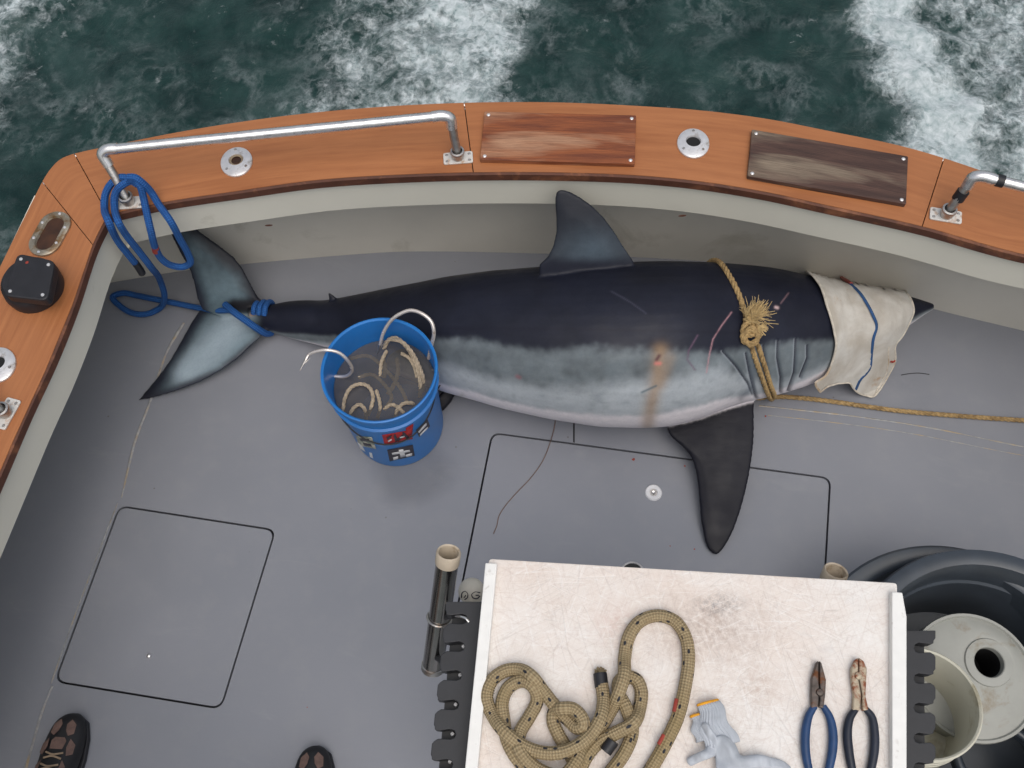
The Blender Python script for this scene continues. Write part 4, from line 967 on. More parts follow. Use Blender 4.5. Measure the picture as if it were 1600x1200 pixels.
# ------------------------------------------------------------------ blue bucket
BX, BY = -.337, 1.110
def bucket():
    c = Vector((BX, BY, 0)); T = Matrix.Translation(c)
    t = thing('blue_bucket', 'blue plastic bucket with stickers holding murky water, beside the shark', 'bucket', c)
    prof = [(.0001,.001),(.12,.001),(.129,.004),(.1305,.012),(.137,.285),(.1385,.292),(.1465,.294),(.1465,.300),(.140,.303),(.1405,.325),(.1415,.352),(.149,.354),(.1515,.36),(.1505,.368),(.147,.3695),(.143,.366),(.1395,.34),(.127,.012),(.0001,.008)]
    b = obj('shell', MB().lathe(prof, 72, T), M['blue'], t, autosmooth=30)
    obj('bait_water', MB().lathe([(.0001, .272), (.06, .2722), (.1352, .272)], 48, T), M['murk'], t)
    def cone_at(x, y, off=.0006):
        d = ray(x, y); z = .30
        for _ in range(60):
            p = at(x, y, z); R_ = .1305+(z-.012)/(.273)*.0065
            # nearer intersection of the sight line with the wall
            a = d.x**2+d.y**2; k = (H-z)
            ox, oy = -BX, -BY; A2 = a; B2_ = ox*d.x+oy*d.y; C2 = ox*ox+oy*oy-(R_+off)**2; D2 = B2_*B2_-A2*C2
            if D2 < 0: return None
            tt = (-B2_-math.sqrt(D2))/A2; z2 = H + d.z*tt
            if abs(z2-z) < 1e-4: break
            z = z*.5+z2*.5
        return Vector((d.x*tt, d.y*tt, z))
    def patch(name, quad, m, off=.0008, n=8, parent=None):
        v = []; Q = [Vector((x, y, 0)) for x, y in quad]
        for i in range(n+1):
            for j in range(n+1):
                s, u = j/n, i/n; p = Q[0].lerp(Q[1], s).lerp(Q[3].lerp(Q[2], s), u); q = cone_at(p.x, p.y, off)
                if q is None: return None
                v.append(q)
        w_ = n+1; return obj(name, MB().add(v, [(i*w_+j, (i+1)*w_+j, (i+1)*w_+j+1, i*w_+j+1) for i in range(n) for j in range(n)]), m, parent or t, solid=.0006)
    def marks(par, list_, m, off=.002):
        for q in list_: patch('print_mark', q, m, off, 3, par)
    s = patch('sticker', [(556,681),(581,683),(588,702),(561,696)], M['sticker_w'])
    marks(s, [[(562,685),(576,686),(578,690),(564,689)], [(567,692),(579,694),(581,698),(569,696)]], M['sticker_k'])
    s = patch('sticker', [(597,680),(642,672),(645,686),(601,695)], M['sticker_r'])
    if s:
        patch('sticker_point', [(634,669),(646,662),(644,678),(636,684)], M['sticker_r'], .0012, 3, s)
        marks(s, [[(604,684),(612,680),(611,684),(605,688)], [(615,682),(617,677),(622,688),(618,691)], [(620,686),(633,676),(634,679),(622,690)], [(628,676),(631,675),(640,684),(636,687)]], M['sticker_k'])
        marks(s, [[(606,689),(612,686),(612,688),(607,691)], [(624,683),(632,681),(632,683),(625,685)]], M['white'])
    s = patch('sticker', [(605,703),(645,695),(648,712),(609,721)], M['sticker_k'])
    if s: marks(s, [[(612,708),(640,703),(641,706),(613,711)], [(623,703),(630,702),(634,713),(626,715)], [(614,715),(622,713),(622,717),(615,719)], [(634,711),(644,708),(644,712),(635,714)]], M['white'])
    s = patch('sticker', [(650,672),(668,655),(672,666),(655,683)], M['sticker_k'])
    if s: marks(s, [[(653,674),(666,661),(667,664),(655,677)], [(656,679),(668,667),(669,669),(657,681)]], M['white'])
    patch('sticker', [(558,690),(566,697),(571,706),(563,701)], M['white'])
    patch('sticker', [(577,707),(581,708),(583,716),(578,714)], M['white'])
    # bail hanging down in front
    P = []
    for i in range(25):
        a = math.radians(-168 + i*6.6*1.0 + 0); u_ = i/24; z = .30 - .105*math.sin(math.pi*u_)
        R_ = .1305+(z-.012)/.273*.0065+.0045 + (.01 if i in (0, 24) else 0); P.append(c + Vector((R_*math.cos(a), R_*math.sin(a), z)))
    obj('bail', MB().tube(spline(P, 3), .0021, 8), M['comb'], t)
bucket()
def bucket_contents():
    t = thing('coiled_bait_rope', 'pale wet rope coiled in the murky water of the blue bucket', 'rope', (BX, BY, .1))
    z = .272
    for P, r in (([(534,650,z-.03),(536,640,z),(539,622,z+.006),(548,606,z+.01),(562,600,z+.008),(576,604,z+.008),(583,620,z+.005),(580,636,z+.002),(575,648,z-.03)], .0052),
                 ([(546,655,z-.03),(548,645,z),(552,638,z+.004),(562,632,z+.007),(570,640,z+.004),(572,655,z-.03)], .0052),
                 ([(588,610,z+.001),(592,622,z+.006),(594,636,z+.005),(590,652,z-.03)], .005),
                 ([(617,655,z-.03),(619,645,z),(622,638,z+.005),(632,630,z+.007),(644,630,z+.003),(650,636,z-.03)], .0052),
                 ([(600,545,z-.004),(606,532,z+.02),(618,528,z+.035),(632,538,z+.03),(642,552,z+.02),(652,576,z+.012),(657,600,z+.006),(656,620,z-.03)], .0058),
                 ([(612,530,z+.03),(628,534,z+.045),(640,546,z+.04),(650,562,z+.02),(661,590,z+.01),(660,612,z-.03)], .0055),
                 ([(627,552,z+.01),(640,560,z+.01),(648,575,z+.004),(652,590,z+.001)], .005),
                 ([(560,590,z-.004),(580,585,z-.008),(600,600,z-.008),(612,622,z-.006),(600,640,z-.008)], .005), ([(548,560,z-.01),(575,556,z-.012),(600,575,z-.01),(628,610,z-.008),(636,628,z-.006)], .005), ([(600,640,z-.004),(612,632,z+.003),(626,640,z+.004),(634,650,z-.01)], .005), ([(604,548,z+.004),(596,566,z+.003),(594,588,z-.004)], .005), ([(598,560,z-.012),(602,575,z-.01),(600,590,z-.02)], .006), ([(620,560,z-.012),(622,580,z-.01),(616,600,z-.012),(606,616,z-.02)], .006)):
        obj('coil', MB().twist(spline([at(*p) for p in P], 6), r), M['bucketrope'], t)
    pl = MB(); rr = random.Random(8)
    def hook(name_label, pts, r0, pl_=False):
        h = thing('shark_hook', name_label, 'hook', (BX, BY, .27), 'big steel hooks in the blue bucket')
        P = spline([at(*p) for p in pts], 10); obj('hook_bend', MB().tube(P, lambda u: r0*(1-.15*u), 12), M['hookm'], h)
        tip = P[-1]; d = (P[-1]-P[-4]).normalized(); obj('hook_point', MB().tube([tip, tip+d*.014, tip+d*.032], lambda u: r0*.85*(1-.9*u)+.0003, 10), M['worn'], h)
        b_ = tip + d*.012; obj('barb', MB().tube([b_+Vector((.002,0,0)), b_ - d*.012 + Vector((.012,.002,.004))], lambda u: .0022*(1-.85*u), 8), M['worn'], h)
        return h
    h1_ = hook('steel hook arching over the left rim of the blue bucket', [(521,588,.275),(540,588,.28),(550,579,.31),(543,563,.36),(529,551,.385),(511,547,.395),(495,549,.39),(483,554,.38),(478,562,.375)], .005)
    h2_ = hook('tall steel hook arching above the top right rim of the blue bucket', [(670,560,.30),(674,540,.35),(678,520,.39),(674,503,.41),(661,491,.42),(642,485,.42),(624,491,.41),(610,502,.39),(599,520,.36),(594,538,.33)], .0054)
bucket_contents()

# ------------------------------------------------------------------ leader line, blood drops
ll = MB().tube(spline([at(x, y, .0018) for x, y in ((868,655),(866,668),(860,690),(848,720),(828,748),(805,772),(786,795),(779,808),(776,822),(771,834))], 6), .0013, 6)
tag(obj('leader_line', ll, M['line'], loc=at(820,750,0)), 'thin brown leader line lying on the deck hatch below the shark belly', 'fishing line')
sp = MB(); rr = random.Random(5)
for x, y, s in ((990,718,.0045),(1196,650,.003),(1085,858,.0025),(1047,853,.002),(1131,822,.0001),(1070,728,.003),(480,1105,.0015)):
    o = at(x, y, .0011); n = 9; ring = [o + Vector((s*rr.uniform(.6,1.2)*math.cos(2*math.pi*i/n), s*rr.uniform(.6,1.2)*math.sin(2*math.pi*i/n), 0)) for i in range(n)]; sp.add([o+Vector((0,0,.0004))]+ring, [(0, i+1, (i+1)%n+1) for i in range(n)])
dr = obj('blood_spots', sp, M['red'], deck_o); dr['kind'] = 'stuff'
tint = MB(); rr2 = random.Random(2); po = at(645,742,.0009); ring = [po + Vector((.155*math.cos(a)*(1+.08*math.sin(3*a+1)), .125*math.sin(a)*(1+.07*math.sin(2*a)), 0)) for a in [i*2*math.pi/60 for i in range(60)]]
tint.add([po+Vector((0,0,.0006))]+ring, [(0, i+1, (i+1)%60+1) for i in range(60)], [[(0,0),(1,0),(1,0)] for i in range(60)]); obj('dark_patch', tint, M['dark_tint'], deck_o)  # translucent dark disc on the deck beside the bucket, fading at its rim
sc_ = MB().tube(spline([at(1408,586,.0012), at(1420,584,.0012), at(1436,583,.0012), at(1452,585,.0012)], 5), .0011, 5)
obj('scuff_mark', sc_, M['groove'], deck_o)

# ------------------------------------------------------------------ bait table
ZT = .93
def bait_table():
    TL, TR, BL = at(764,873,ZT), at(1402,911,ZT), None
    dx = (TR-TL).normalized(); BLv = (at(722,1200,ZT)-at(750,960,ZT)).normalized(); dn = Vector((dx.y, -dx.x, 0)); dn = (dn + BLv).normalized()
    dL = .62; dR = (at(1401,1200,ZT)-at(1402,925,ZT)).normalized(); A, B, Cc, D = TL, TR, TR + dR*dL, TL + dn*dL; c = (A+Cc)/2; c.z = 0
    t = thing('bait_table', 'bait table with scratched white cutting board and black notched side racks', 'table', c)
    obj('cutting_board', MB().prism(rpoly([A, B, Cc, D], .006, 3), ZT-.02, ZT), M['board'], t, bevel=.002, smooth=False)
    lw = .020
    # raised lips, set in a little from the top edge
    la = A + dn*.012 - dx*.004; obj('side_lip', MB().prism([la, la+dx*lw, la+dx*lw+dn*dL, la+dn*dL], ZT+.0005, ZT+.017), M['boardedge'], t, bevel=.0015, smooth=False)
    lb = B + dR*.02 + dx*.006; q1 = lb+dR*.04
    obj('side_lip', MB().prism([lb-dx*lw*1.0, lb-dx*.003, q1+dx*.004, q1+dx*.004+dR*(dL-.06), q1-dx*(lw-.004)+dR*(dL-.06)], ZT+.0006, ZT+.017), M['boardedge'], t, bevel=.0015, smooth=False)
    # notched racks
    def comb(px_in, side, ys, zc, x_out, name, hole_r=.006):
        pts = []
        # polygon drawn along the toothed edge, slot after slot
        top = ys[0][0]
        poly = []
        for (y, slot) in ys: pass
    z = ZT-.03
    def comb_poly(edge_fn, in_fn, y0, y1, slots, depth, sgn):
        out = [at(in_fn(y0), y0, z)]; out.append(at(edge_fn(y0), y0, z))
        for ys_ in slots:
            xe = edge_fn(ys_); h = 9
            out += [at(edge_fn(ys_-h-6), ys_-h-6, z), at(xe + sgn*3, ys_-h-2, z), at(xe + sgn*3, ys_-h+2, z), at(xe + sgn*10, ys_-6, z)]
            for k in range(5):
                a = -math.pi/2 + math.pi*k/4; out.append(at(xe + sgn*(depth-8+8*math.cos(a)), ys_+8*math.sin(a), z))
            out += [at(xe + sgn*8, ys_+7, z), at(xe + sgn*2, ys_+h+2, z), at(edge_fn(ys_+h+6), ys_+h+6, z)]
        out += [at(edge_fn(y1), y1, z), at(in_fn(y1), y1, z)]
        return out
    le = lambda y: 697 - (y-940)*.1; li = lambda y: 768-(y-940)*.13
    for nm, pl_ in (('left', comb_poly(le, li, 940, 1400, [967, 1010, 1055, 1101, 1147, 1194, 1242, 1290, 1340], 36, 1)),
                    ('right', comb_poly(lambda y: 1462+(y-985)*.0, lambda y: 1396+(y-985)*.02, 985, 1400, [1012, 1060, 1106, 1153, 1199, 1246, 1293, 1340], 34, -1))):
        obj('notched_rack', MB().prism(pl_, z-.028, z), M['comb'], t, bevel=.001, smooth=False)
    # the back comb plate (second layer showing in the slots)
    obj('rack_backing', MB().prism([at(708,948,z-.03), at(758,948,z-.03), at(700,1400,z-.03), at(668,1400,z-.03)], z-.05, z-.0302), M['comb'], t, smooth=False)
    obj('rack_backing', MB().prism([at(1405,990,z-.03), at(1444,990,z-.03), at(1446,1400,z-.03), at(1412,1400,z-.03)], z-.05, z-.0302), M['comb'], t, smooth=False)
    for y_, x_ in ((1010,724),(1055,719),(1101,712),(1147,707),(1190,703)):
        obj('rack_pin', MB().lathe([(.0001,.003),(.003,.002),(.004,-.02)], 10, Matrix.Translation(at(x_, y_, z-.022))), M['white'], t)
    # rod tubes
    a = at(701,864,.90); b = at(676,1045,.66)
    def rodtube(a, b):
        ax_ = (a-b).normalized(); L = (a-b).length; Mx = axis_mat(b, ax_)
        o = obj('rod_tube', MB().lathe([(.0205, 0), (.0205, L-.018), (.0185, L-.018), (.0185, .0)], 32, Mx), M['dsteel'], t)
        obj('tube_liner', MB().lathe([(.0216, L-.024), (.0222, L-.020), (.0222, L), (.0205, L+.003), (.018, L+.001), (.0175, L-.1), (.0001, L-.101)], 32, Mx), M['cream_pvc'], o)
        obj('end_band', MB().lathe([(.0206, .0), (.0225, .001), (.0225, .012), (.0206, .013)], 28, Mx, True), M['worn'], o)
        return ax_, L, Mx
    ax1, L1, M1 = rodtube(a, b)
    cl = b + ax1*L1*.46; obj('tube_clamp', MB().tube(spline([cl + M1.to_3x3() @ Vector((.0225*math.cos(q), .0225*math.sin(q), 0)) for q in [i*math.pi/8 for i in range(16)]], 3, closed=True), .0024, 8, closed=True), M['worn'], t)
    obj('tube_clamp', MB().tube(spline([cl + Vector((.018,0,.006)), at(712,962,.885), at(727,966,.9), at(733,972,.9)], 5), .0024, 8), M['steel'], t)
    for f_ in (.46, .12):
        pt = b + ax1*L1*f_; q_ = at(712, 955, z-.014) if f_ > .3 else at(700, 1050, z-.014)
        obj('tube_bracket', MB().tube([pt, Vector((q_.x+.02, q_.y, z-.034))], .006, 8), M['comb'], t)
    a2 = at(1306,893,.86); rodtube(a2, a2 + (b-a).normalized()*.3)
    # cabinet carrying the board
    I2 = inset([A, B, Cc, D], .09); pb = [p + dn*.03 for p in I2]
    obj('cabinet', MB().prism([I2[0]+dn*.08, I2[1]+dn*.08, I2[2], I2[3]], .002, ZT-.021), M['hull'], t, bevel=.004, smooth=False)
    return t
bait_table()
fl = thing('float', 'cream round float with dark markings tucked between rod tube and board', 'float', at(737,925,.70))
cf = at(737,924,.72)
obj('float_body', MB().lathe([(.0001,.027)]+[(.026*math.cos(a), .029*math.sin(a)) for a in [math.radians(q) for q in range(75, -91, -15)]], 28, Matrix.Translation(cf)), M['float'], fl)
def fdot(x, y, r, m='sticker_k'):
    p = at(x, y, cf.z); d = ray(x, y).normalized(); o_ = Vector((0,0,H)); bq = (o_-cf).dot(d); cq = (o_-cf).length_squared-.0275**2; D_ = bq*bq-cq
    if D_ < 0: return None
    return o_ + d*(-bq-math.sqrt(D_))
for pts in ([(721,934),(722,927),(727,924),(731,928),(730,934),(726,937)], [(725,934),(728,930)], [(750,926),(742,925),(737,929),(739,934),(746,935),(750,931)], [(743,930),(748,930)]):
    Q = [fdot(x, y, 0) for x, y in pts]
    if all(q is not None for q in Q): obj('marking', MB().tube(spline(Q, 4), .0012, 6), M['sticker_k'], fl)

# ------------------------------------------------------------------ things on the board
def board_rope():
    r = .0108; z = ZT + r
    t = thing('board_rope', 'thick beige rope with black flecks tangled on the cutting board', 'rope', at(880,1130,ZT))
    u = z+.018
    P1 = [(940,1068,z),(943,1095,z+.006),(937,1125,u),(919,1152,u),(889,1172,u+.004),(856,1177,u),(822,1168,z+.014),(790,1145,u),(769,1116,z),(760,1089,z),(769,1063,z),(790,1048,z),(814,1047,z+.004),(832,1058,u),(847,1077,z+.006),(868,1104,z+.004),(889,1126,z+.004),(902,1137,z+.01),(912,1133,u),(908,1120,u),(895,1108,u),(880,1107,u)]
    P1 += [(866,1112,z),(864,1126,z),(871,1145,z),(883,1166,z),(897,1192,z),(905,1225,z),(880,1262,z),(845,1250,z),(822,1205,z),(803,1178,z+.004),(792,1155,z),(787,1125,z),(785,1095,z),(796,1073,z),(817,1064,z+.006),(834,1074,z+.012),(839,1095,z),(827,1120,z),(812,1146,z+.006),(812,1172,z+.018),(840,1202,z+.014),(880,1212,z+.024),(900,1190,z+.02),(912,1160,z+.006),(940,1133,z),(957,1105,z),(967,1082,u),(975,1056,u),(976,1027,z),(983,994,z),(1000,971,z),(1028,962,z),(1055,971,z),(1071,995,z),(1076,1028,z),(1069,1080,z),(1059,1120,z),(1043,1155,z),(1019,1198,z),(990,1240,z),(950,1262,z),(930,1235,z),(955,1205,z),(978,1172,z+.004),(988,1140,z),(979,1108,z+.006),(966,1080,z),(968,1064,z+.002),(980,1058,z),(994,1062,z),(1002,1080,z),(999,1108,z),(990,1130,u),(965,1144,z+.01),(935,1160,z),(914,1186,z+.002),(900,1222,z)]
    path = resample(spline([at(*p) for p in P1], 8), 1100)
    obj('rope_body', MB().tube(path, r, 14), M['beigerope'], t)
    p0, p1 = at(940,1072,z), at(937.5,1052,z); d = (p1-p0).normalized()
    obj('taped_end', MB().tube([p0-d*.002, p1], r*1.05, 14), M['black'], t)
    fz = MB(); rg = random.Random(2)
    for i in range(40):
        a = rg.uniform(0, 6.28); q = rg.uniform(0, r*.8); s = p1 + Vector((q*math.cos(a), 0, q*math.sin(a))); fz.tube([s, s+d*rg.uniform(.004,.011)+Vector((rg.gauss(0,.002),0,rg.gauss(0,.002)))], .0011, 4)
    obj('frayed_tip', fz, M['beigerope'], t)
    q0, q1 = at(958,1157,z+.012), at(946,1174,z+.008); obj('taped_end', MB().tube([q0, q1], r*.95, 14), M['black'], t)
    for a_, b_ in (((1057,1092),(1053,1112)), ((1037,1148),(1029,1163))):
        m = MB(); m.tube(spline([at(a_[0], a_[1], z+r*.75), at((a_[0]+b_[0])/2, (a_[1]+b_[1])/2, z+r*.8), at(b_[0], b_[1], z+r*.75)], 4), .0032, 8); obj('red_fleck', m, M['red'], t)
board_rope()

def skin_mesh(nodes, edges, name, m, parent, sub=2, root=0, flat=None):
    me = bpy.data.meshes.new(name); loc = parent_loc(parent) if parent else Vector((0,0,0))
    me.from_pydata([Vector(n[0])-loc for n in nodes], edges, []); o = bpy.data.objects.new(name, me); sc.collection.objects.link(o)
    if parent: o.parent = parent
    o.modifiers.new('skin', 'SKIN'); 
    if not me.skin_vertices: me.skin_vertices.new() if hasattr(me.skin_vertices, 'new') else None
    for i, n in enumerate(nodes):
        sv = me.skin_vertices[0].data[i]; r = n[1]; sv.radius = r if hasattr(r, '__len__') else (r, r); sv.use_root = (i == root)
    q = o.modifiers.new('sub', 'SUBSURF'); q.levels = sub; q.render_levels = sub
    dg = bpy.context.evaluated_depsgraph_get(); ev = o.evaluated_get(dg); me2 = bpy.data.meshes.new_from_object(ev); o.modifiers.clear(); o.data = me2
    if flat is not None:
        for v in me2.vertices:
            z0 = flat-loc.z; v.co.z = z0 + (v.co.z-z0) if v.co.z > z0 else z0 + .0005
    me2.materials.clear(); me2.materials.append(m); me2.polygons.foreach_set('use_smooth', [True]*len(me2.polygons)); me2.name = name
    return o
def glove():
    t = thing('work_glove', 'crumpled grey cotton glove with orange cuff edge lying on the cutting board', 'glove', at(1125,1180,ZT))
    z = ZT+.012
    # cuff as a flattened, ribbed tube
    def cuff(a, b, w0, w1, h, nm):
        m = MB(); n = 120; v = []; K = 14; d = (b-a).normalized(); s = Vector((0,0,1)).cross(d).normalized()
        for k in range(K):
            u = k/(K-1); c = a.lerp(b, u); wd = w0+(w1-w0)*u
            for i in range(n):
                q = 2*math.pi*i/n; rb = 1+.085*math.sin(q*24)
                v.append(c + s*(wd*math.cos(q)*rb + .003*math.sin(u*9)) + Vector((0,0,h*math.sin(q)*rb)))
        m.add(v, [(k*n+i, k*n+(i+1)%n, (k+1)*n+(i+1)%n, (k+1)*n+i) for k in range(K-1) for i in range(n)]); return obj(nm, m, M['glove'], t, solid=.0015)
    a, b = at(1106,1098,z), at(1128,1166,z+.004); cuff(a, b, .0165, .026, .0085, 'cuff')
    d = (b-a).normalized(); s = Vector((0,0,1)).cross(d).normalized()
    def band(a, wd, h): obj('cuff_band', MB().tube([a + s*(wd*math.cos(q)) + Vector((0,0,h*math.sin(q))) for q in [i*2*math.pi/28 for i in range(28)]], .0024, 7, closed=True), M['orange'], t)
    band(a, .0165, .0085)
    a2, b2_ = at(1086,1118,z-.004), at(1098,1158,z-.003); cuff(a2, b2_, .007, .011, .005, 'cuff_fold'); band(a2, .007, .005)
    P = [(at(1124,1148,z+.003), (.019,.010)), (at(1132,1172,z+.006), (.021,.012)), (at(1140,1200,z+.006), (.024,.012)), (at(1150,1232,z+.004), (.024,.011)),
         (at(1118,1168,z+.008), (.008,.008)), (at(1106,1178,z+.008), (.008,.008)), (at(1090,1184,z+.003), (.0075,.007)), (at(1074,1192,z-.002), (.0075,.0065)),
         (at(1112,1150,z+.012), (.006,.006)), (at(1098,1130,z+.008), (.005,.005)),
         (at(1160,1190,z+.006), (.012,.009)), (at(1190,1190,z+.001), (.011,.008)), (at(1222,1196,z-.002), (.009,.007)), (at(1236,1205,z-.003), (.007,.006)),
         (at(1176,1268,z+.002), (.0125,.0085)), (at(1192,1300,z), (.0115,.008)), (at(1204,1335,z-.002), (.010,.007)), (at(1154,1285,z+.001), (.0125,.0085)), (at(1164,1352,z-.002), (.010,.007)), (at(1132,1275,z+.001), (.0125,.0085)), (at(1130,1340,z-.002), (.010,.007))]
    E = [(0,1),(1,2),(2,3),(1,4),(4,5),(5,6),(6,7),(4,8),(8,9),(2,10),(10,11),(11,12),(12,13),(3,14),(14,15),(15,16),(3,17),(17,18),(3,19),(19,20)]
    g = skin_mesh(P, E, 'glove_hand', M['glove'], t, 3, 1, ZT+.0006)
    loc = parent_loc(t)
    for v in g.data.vertices:
        p = v.co + loc; v.co.z += .010*mnoise.noise(Vector((p.x*45+p.y*20, p.y*18, 1))) + .004*mnoise.noise(Vector((p.x*110, p.y*50, 4))) if p.z > ZT+.006 else 0
glove()
def pliers(label, tip, piv, jaw, Lh, Rh, hm, sm, wide, rusty):
    t = thing('pliers', label, 'pliers', at(*piv, ZT), 'pliers lying on the cutting board')
    z = ZT+.004
    zz = ZT+.014
    for nm, o_ in jaw: obj(nm, MB().prism([at(x, y, zz) for x, y in o_], ZT+.003, zz), M[sm], t, bevel=.002, smooth=False)
    obj('pivot', MB().lathe([(.0001, .003), (.005, .0025), (.0065, 0)], 18, Matrix.Translation(at(*piv, zz))), M[sm], t)
    for H_ in (Lh, Rh): obj('grip', MB().tube(spline([at(x, y, ZT+.0085) for x, y in H_], 8), lambda u: .0064*(.8+.35*math.sin(math.pi*min(1, u*1.1))), 14), M[hm], t)
pliers('blue handled dark steel pliers on the right side of the cutting board', None, (1281,1082),
   [('jaw', [(1276,1034),(1279.6,1032),(1279.6,1066),(1281,1078),(1279,1104),(1268,1107),(1267,1085),(1268,1060)]), ('jaw', [(1280.6,1032),(1284,1036),(1291,1062),(1290,1084),(1287,1107),(1280,1104),(1282,1078),(1280.6,1066)])],
   [(1273,1103),(1264,1118),(1259,1140),(1258,1165),(1261,1190),(1269,1222),(1273,1240)], [(1286,1103),(1296,1120),(1301,1142),(1301,1168),(1297,1193),(1290,1222),(1286,1240)], 'plblue', 'plsteel', 1, 0)
pliers('rusty side cutters with dark navy handles next to the right board lip', None, (1341,1056),
   [('jaw', [(1341.5,1027),(1336,1031),(1330,1045),(1331,1065),(1334,1085),(1332,1110),(1344,1110),(1346,1085),(1341.5,1060)]), ('jaw', [(1342.5,1027),(1350,1033),(1355,1045),(1354,1065),(1353,1088),(1358,1110),(1348,1110),(1347,1082),(1342.5,1058)])],
   [(1337,1108),(1328,1122),(1324,1145),(1326,1172),(1330,1196),(1338,1225),(1342,1240)], [(1353,1108),(1362,1120),(1366,1143),(1366,1170),(1362,1196),(1354,1225),(1350,1240)], 'plnavy', 'plrust', 1, 1)

# ------------------------------------------------------------------ black tubs, white disc, white bucket at the right
def tubs():
    c = at(1560,1080,.34); c.z = 0; R_ = .30
    t = thing('black_tub', 'large black rubber tub with thick rim at the lower right behind the table', 'tub', c, 'nested black tubs')
    T = Matrix.Translation(c)
    obj('tub_wall', MB().lathe([(.0001,.004),(.24,.004),(.255,.012),(.283,.30),(.29,.31),(.315,.312),(.322,.325),(.318,.338),(.300,.343),(.283,.338),(.276,.32),(.268,.25),(.262,.245),(.24,.02),(.0001,.018)], 80, T), M['tub'], t)
    c2 = at(1490,1030,.20); c2.z = 0; T2 = Matrix.Translation(c+Vector((-.052,.018,0))) @ Matrix.Rotation(math.radians(-2.5), 4, 'Y')
    t2_ = thing('black_tub', 'black tub rim showing behind and left of the thick rimmed one', 'tub', c+Vector((-.05,.02,0)), 'nested black tubs')
    obj('tub_rim', MB().lathe([(.290,.19),(.296,.268),(.326,.27),(.332,.276),(.326,.282),(.296,.282),(.288,.276),(.284,.19)], 80, T2), M['tub'], t2_)
    obj('rim_tab', MB().prism(rpoly([at(1448,878,.28), at(1490,883,.28), at(1486,896,.28), at(1452,892,.28)], .006, 3), .262, .274), M['tub'], t2_, smooth=False)
    obj('rim_bolt', MB().lathe([(.0001,.003),(.004,.002),(.005,0)], 12, Matrix.Translation(at(1440,897,.284))), M['chrome'], t2_)
    # white disc with hole
    cz = .205; dc = at(1520,1058,cz); t3 = thing('plastic_disc', 'dirty white plastic disc with a black round hole inside the black tub', 'disc', dc)
    hc = at(1542,1036,cz); Tm = Matrix.Translation(dc) @ Matrix.Rotation(math.radians(3), 4, 'X'); n = 64; v = []
    off = Vector((hc.x-dc.x, hc.y-dc.y, 0))
    rings = [(0, .145, -.02), (0, .148, -.002), (0, .146, .004), (0, .140, .004), (0, .137, -.002), (.2, .12, .002), (.9, .066, .008), (1, .056, .007), (1, .054, .012), (1, .036, .013), (1, .034, .011), (1, .033, -.006)]
    for f_, r_, z_ in rings:
        for i in range(n): q = 2*math.pi*i/n; v.append(Tm @ (off*f_ + Vector((r_*math.cos(q), r_*math.sin(q), z_))))
    obj('disc_face', MB().add(v, [(k*n+i, k*n+(i+1)%n, (k+1)*n+(i+1)%n, (k+1)*n+i) for k in range(len(rings)-1) for i in range(n)]), M['lid'], t3)
    obj('hole_shadow_well', MB().lathe([(.0345, .0), (.034, -.12), (.0001, -.12)], 32, Tm @ Matrix.Translation(off)), M['hole'], t3)
    obj('disc_drum', MB().lathe([(.143,-.02),(.138,-.14),(.0001,-.14)], 48, Tm), M['lid'], t3)
    # white bucket, leaning
    bc = at(1440,1098,.36); axis_ = Vector((.18, .20, 1)).normalized(); axis_ = Vector((-.10, .16, 1)).normalized(); Mb = axis_mat(bc - axis_*.30, axis_)
    t4 = thing('white_bucket', 'yellowed white bucket with ribbed collar leaning inside the black tub by the rack', 'bucket', bc-Vector((0,0,.29)))
    pr = [(.0001,.03),(.100,.03),(.106,.045),(.113,.22),(.118,.222),(.118,.228),(.114,.231),(.1145,.243),(.119,.245),(.119,.251),(.115,.254),(.116,.268),(.120,.270),(.120,.276),(.116,.279),(.117,.292),(.1225,.294),(.1235,.299),(.120,.303),(.116,.300),(.112,.26),(.103,.05),(.0001,.046)]
    obj('pail', MB().lathe(pr, 72, Mb), M['wbucket'], t4, autosmooth=28)
    # dark hose coil beside it
    hc_ = at(1545,1190,.1); hs_ = MB().tube(spline([hc_ + Vector((.09*math.cos(a)*(1+.05*math.sin(3*a)), .08*math.sin(a), .02+.003*a)) for a in [i*.45 for i in range(30)]], 4), .011, 10)
    tag(obj('black_hose', hs_, M['tub'], loc=hc_), 'black hose coiled in the bottom of the black tub below the white disc', 'hose')
tubs()

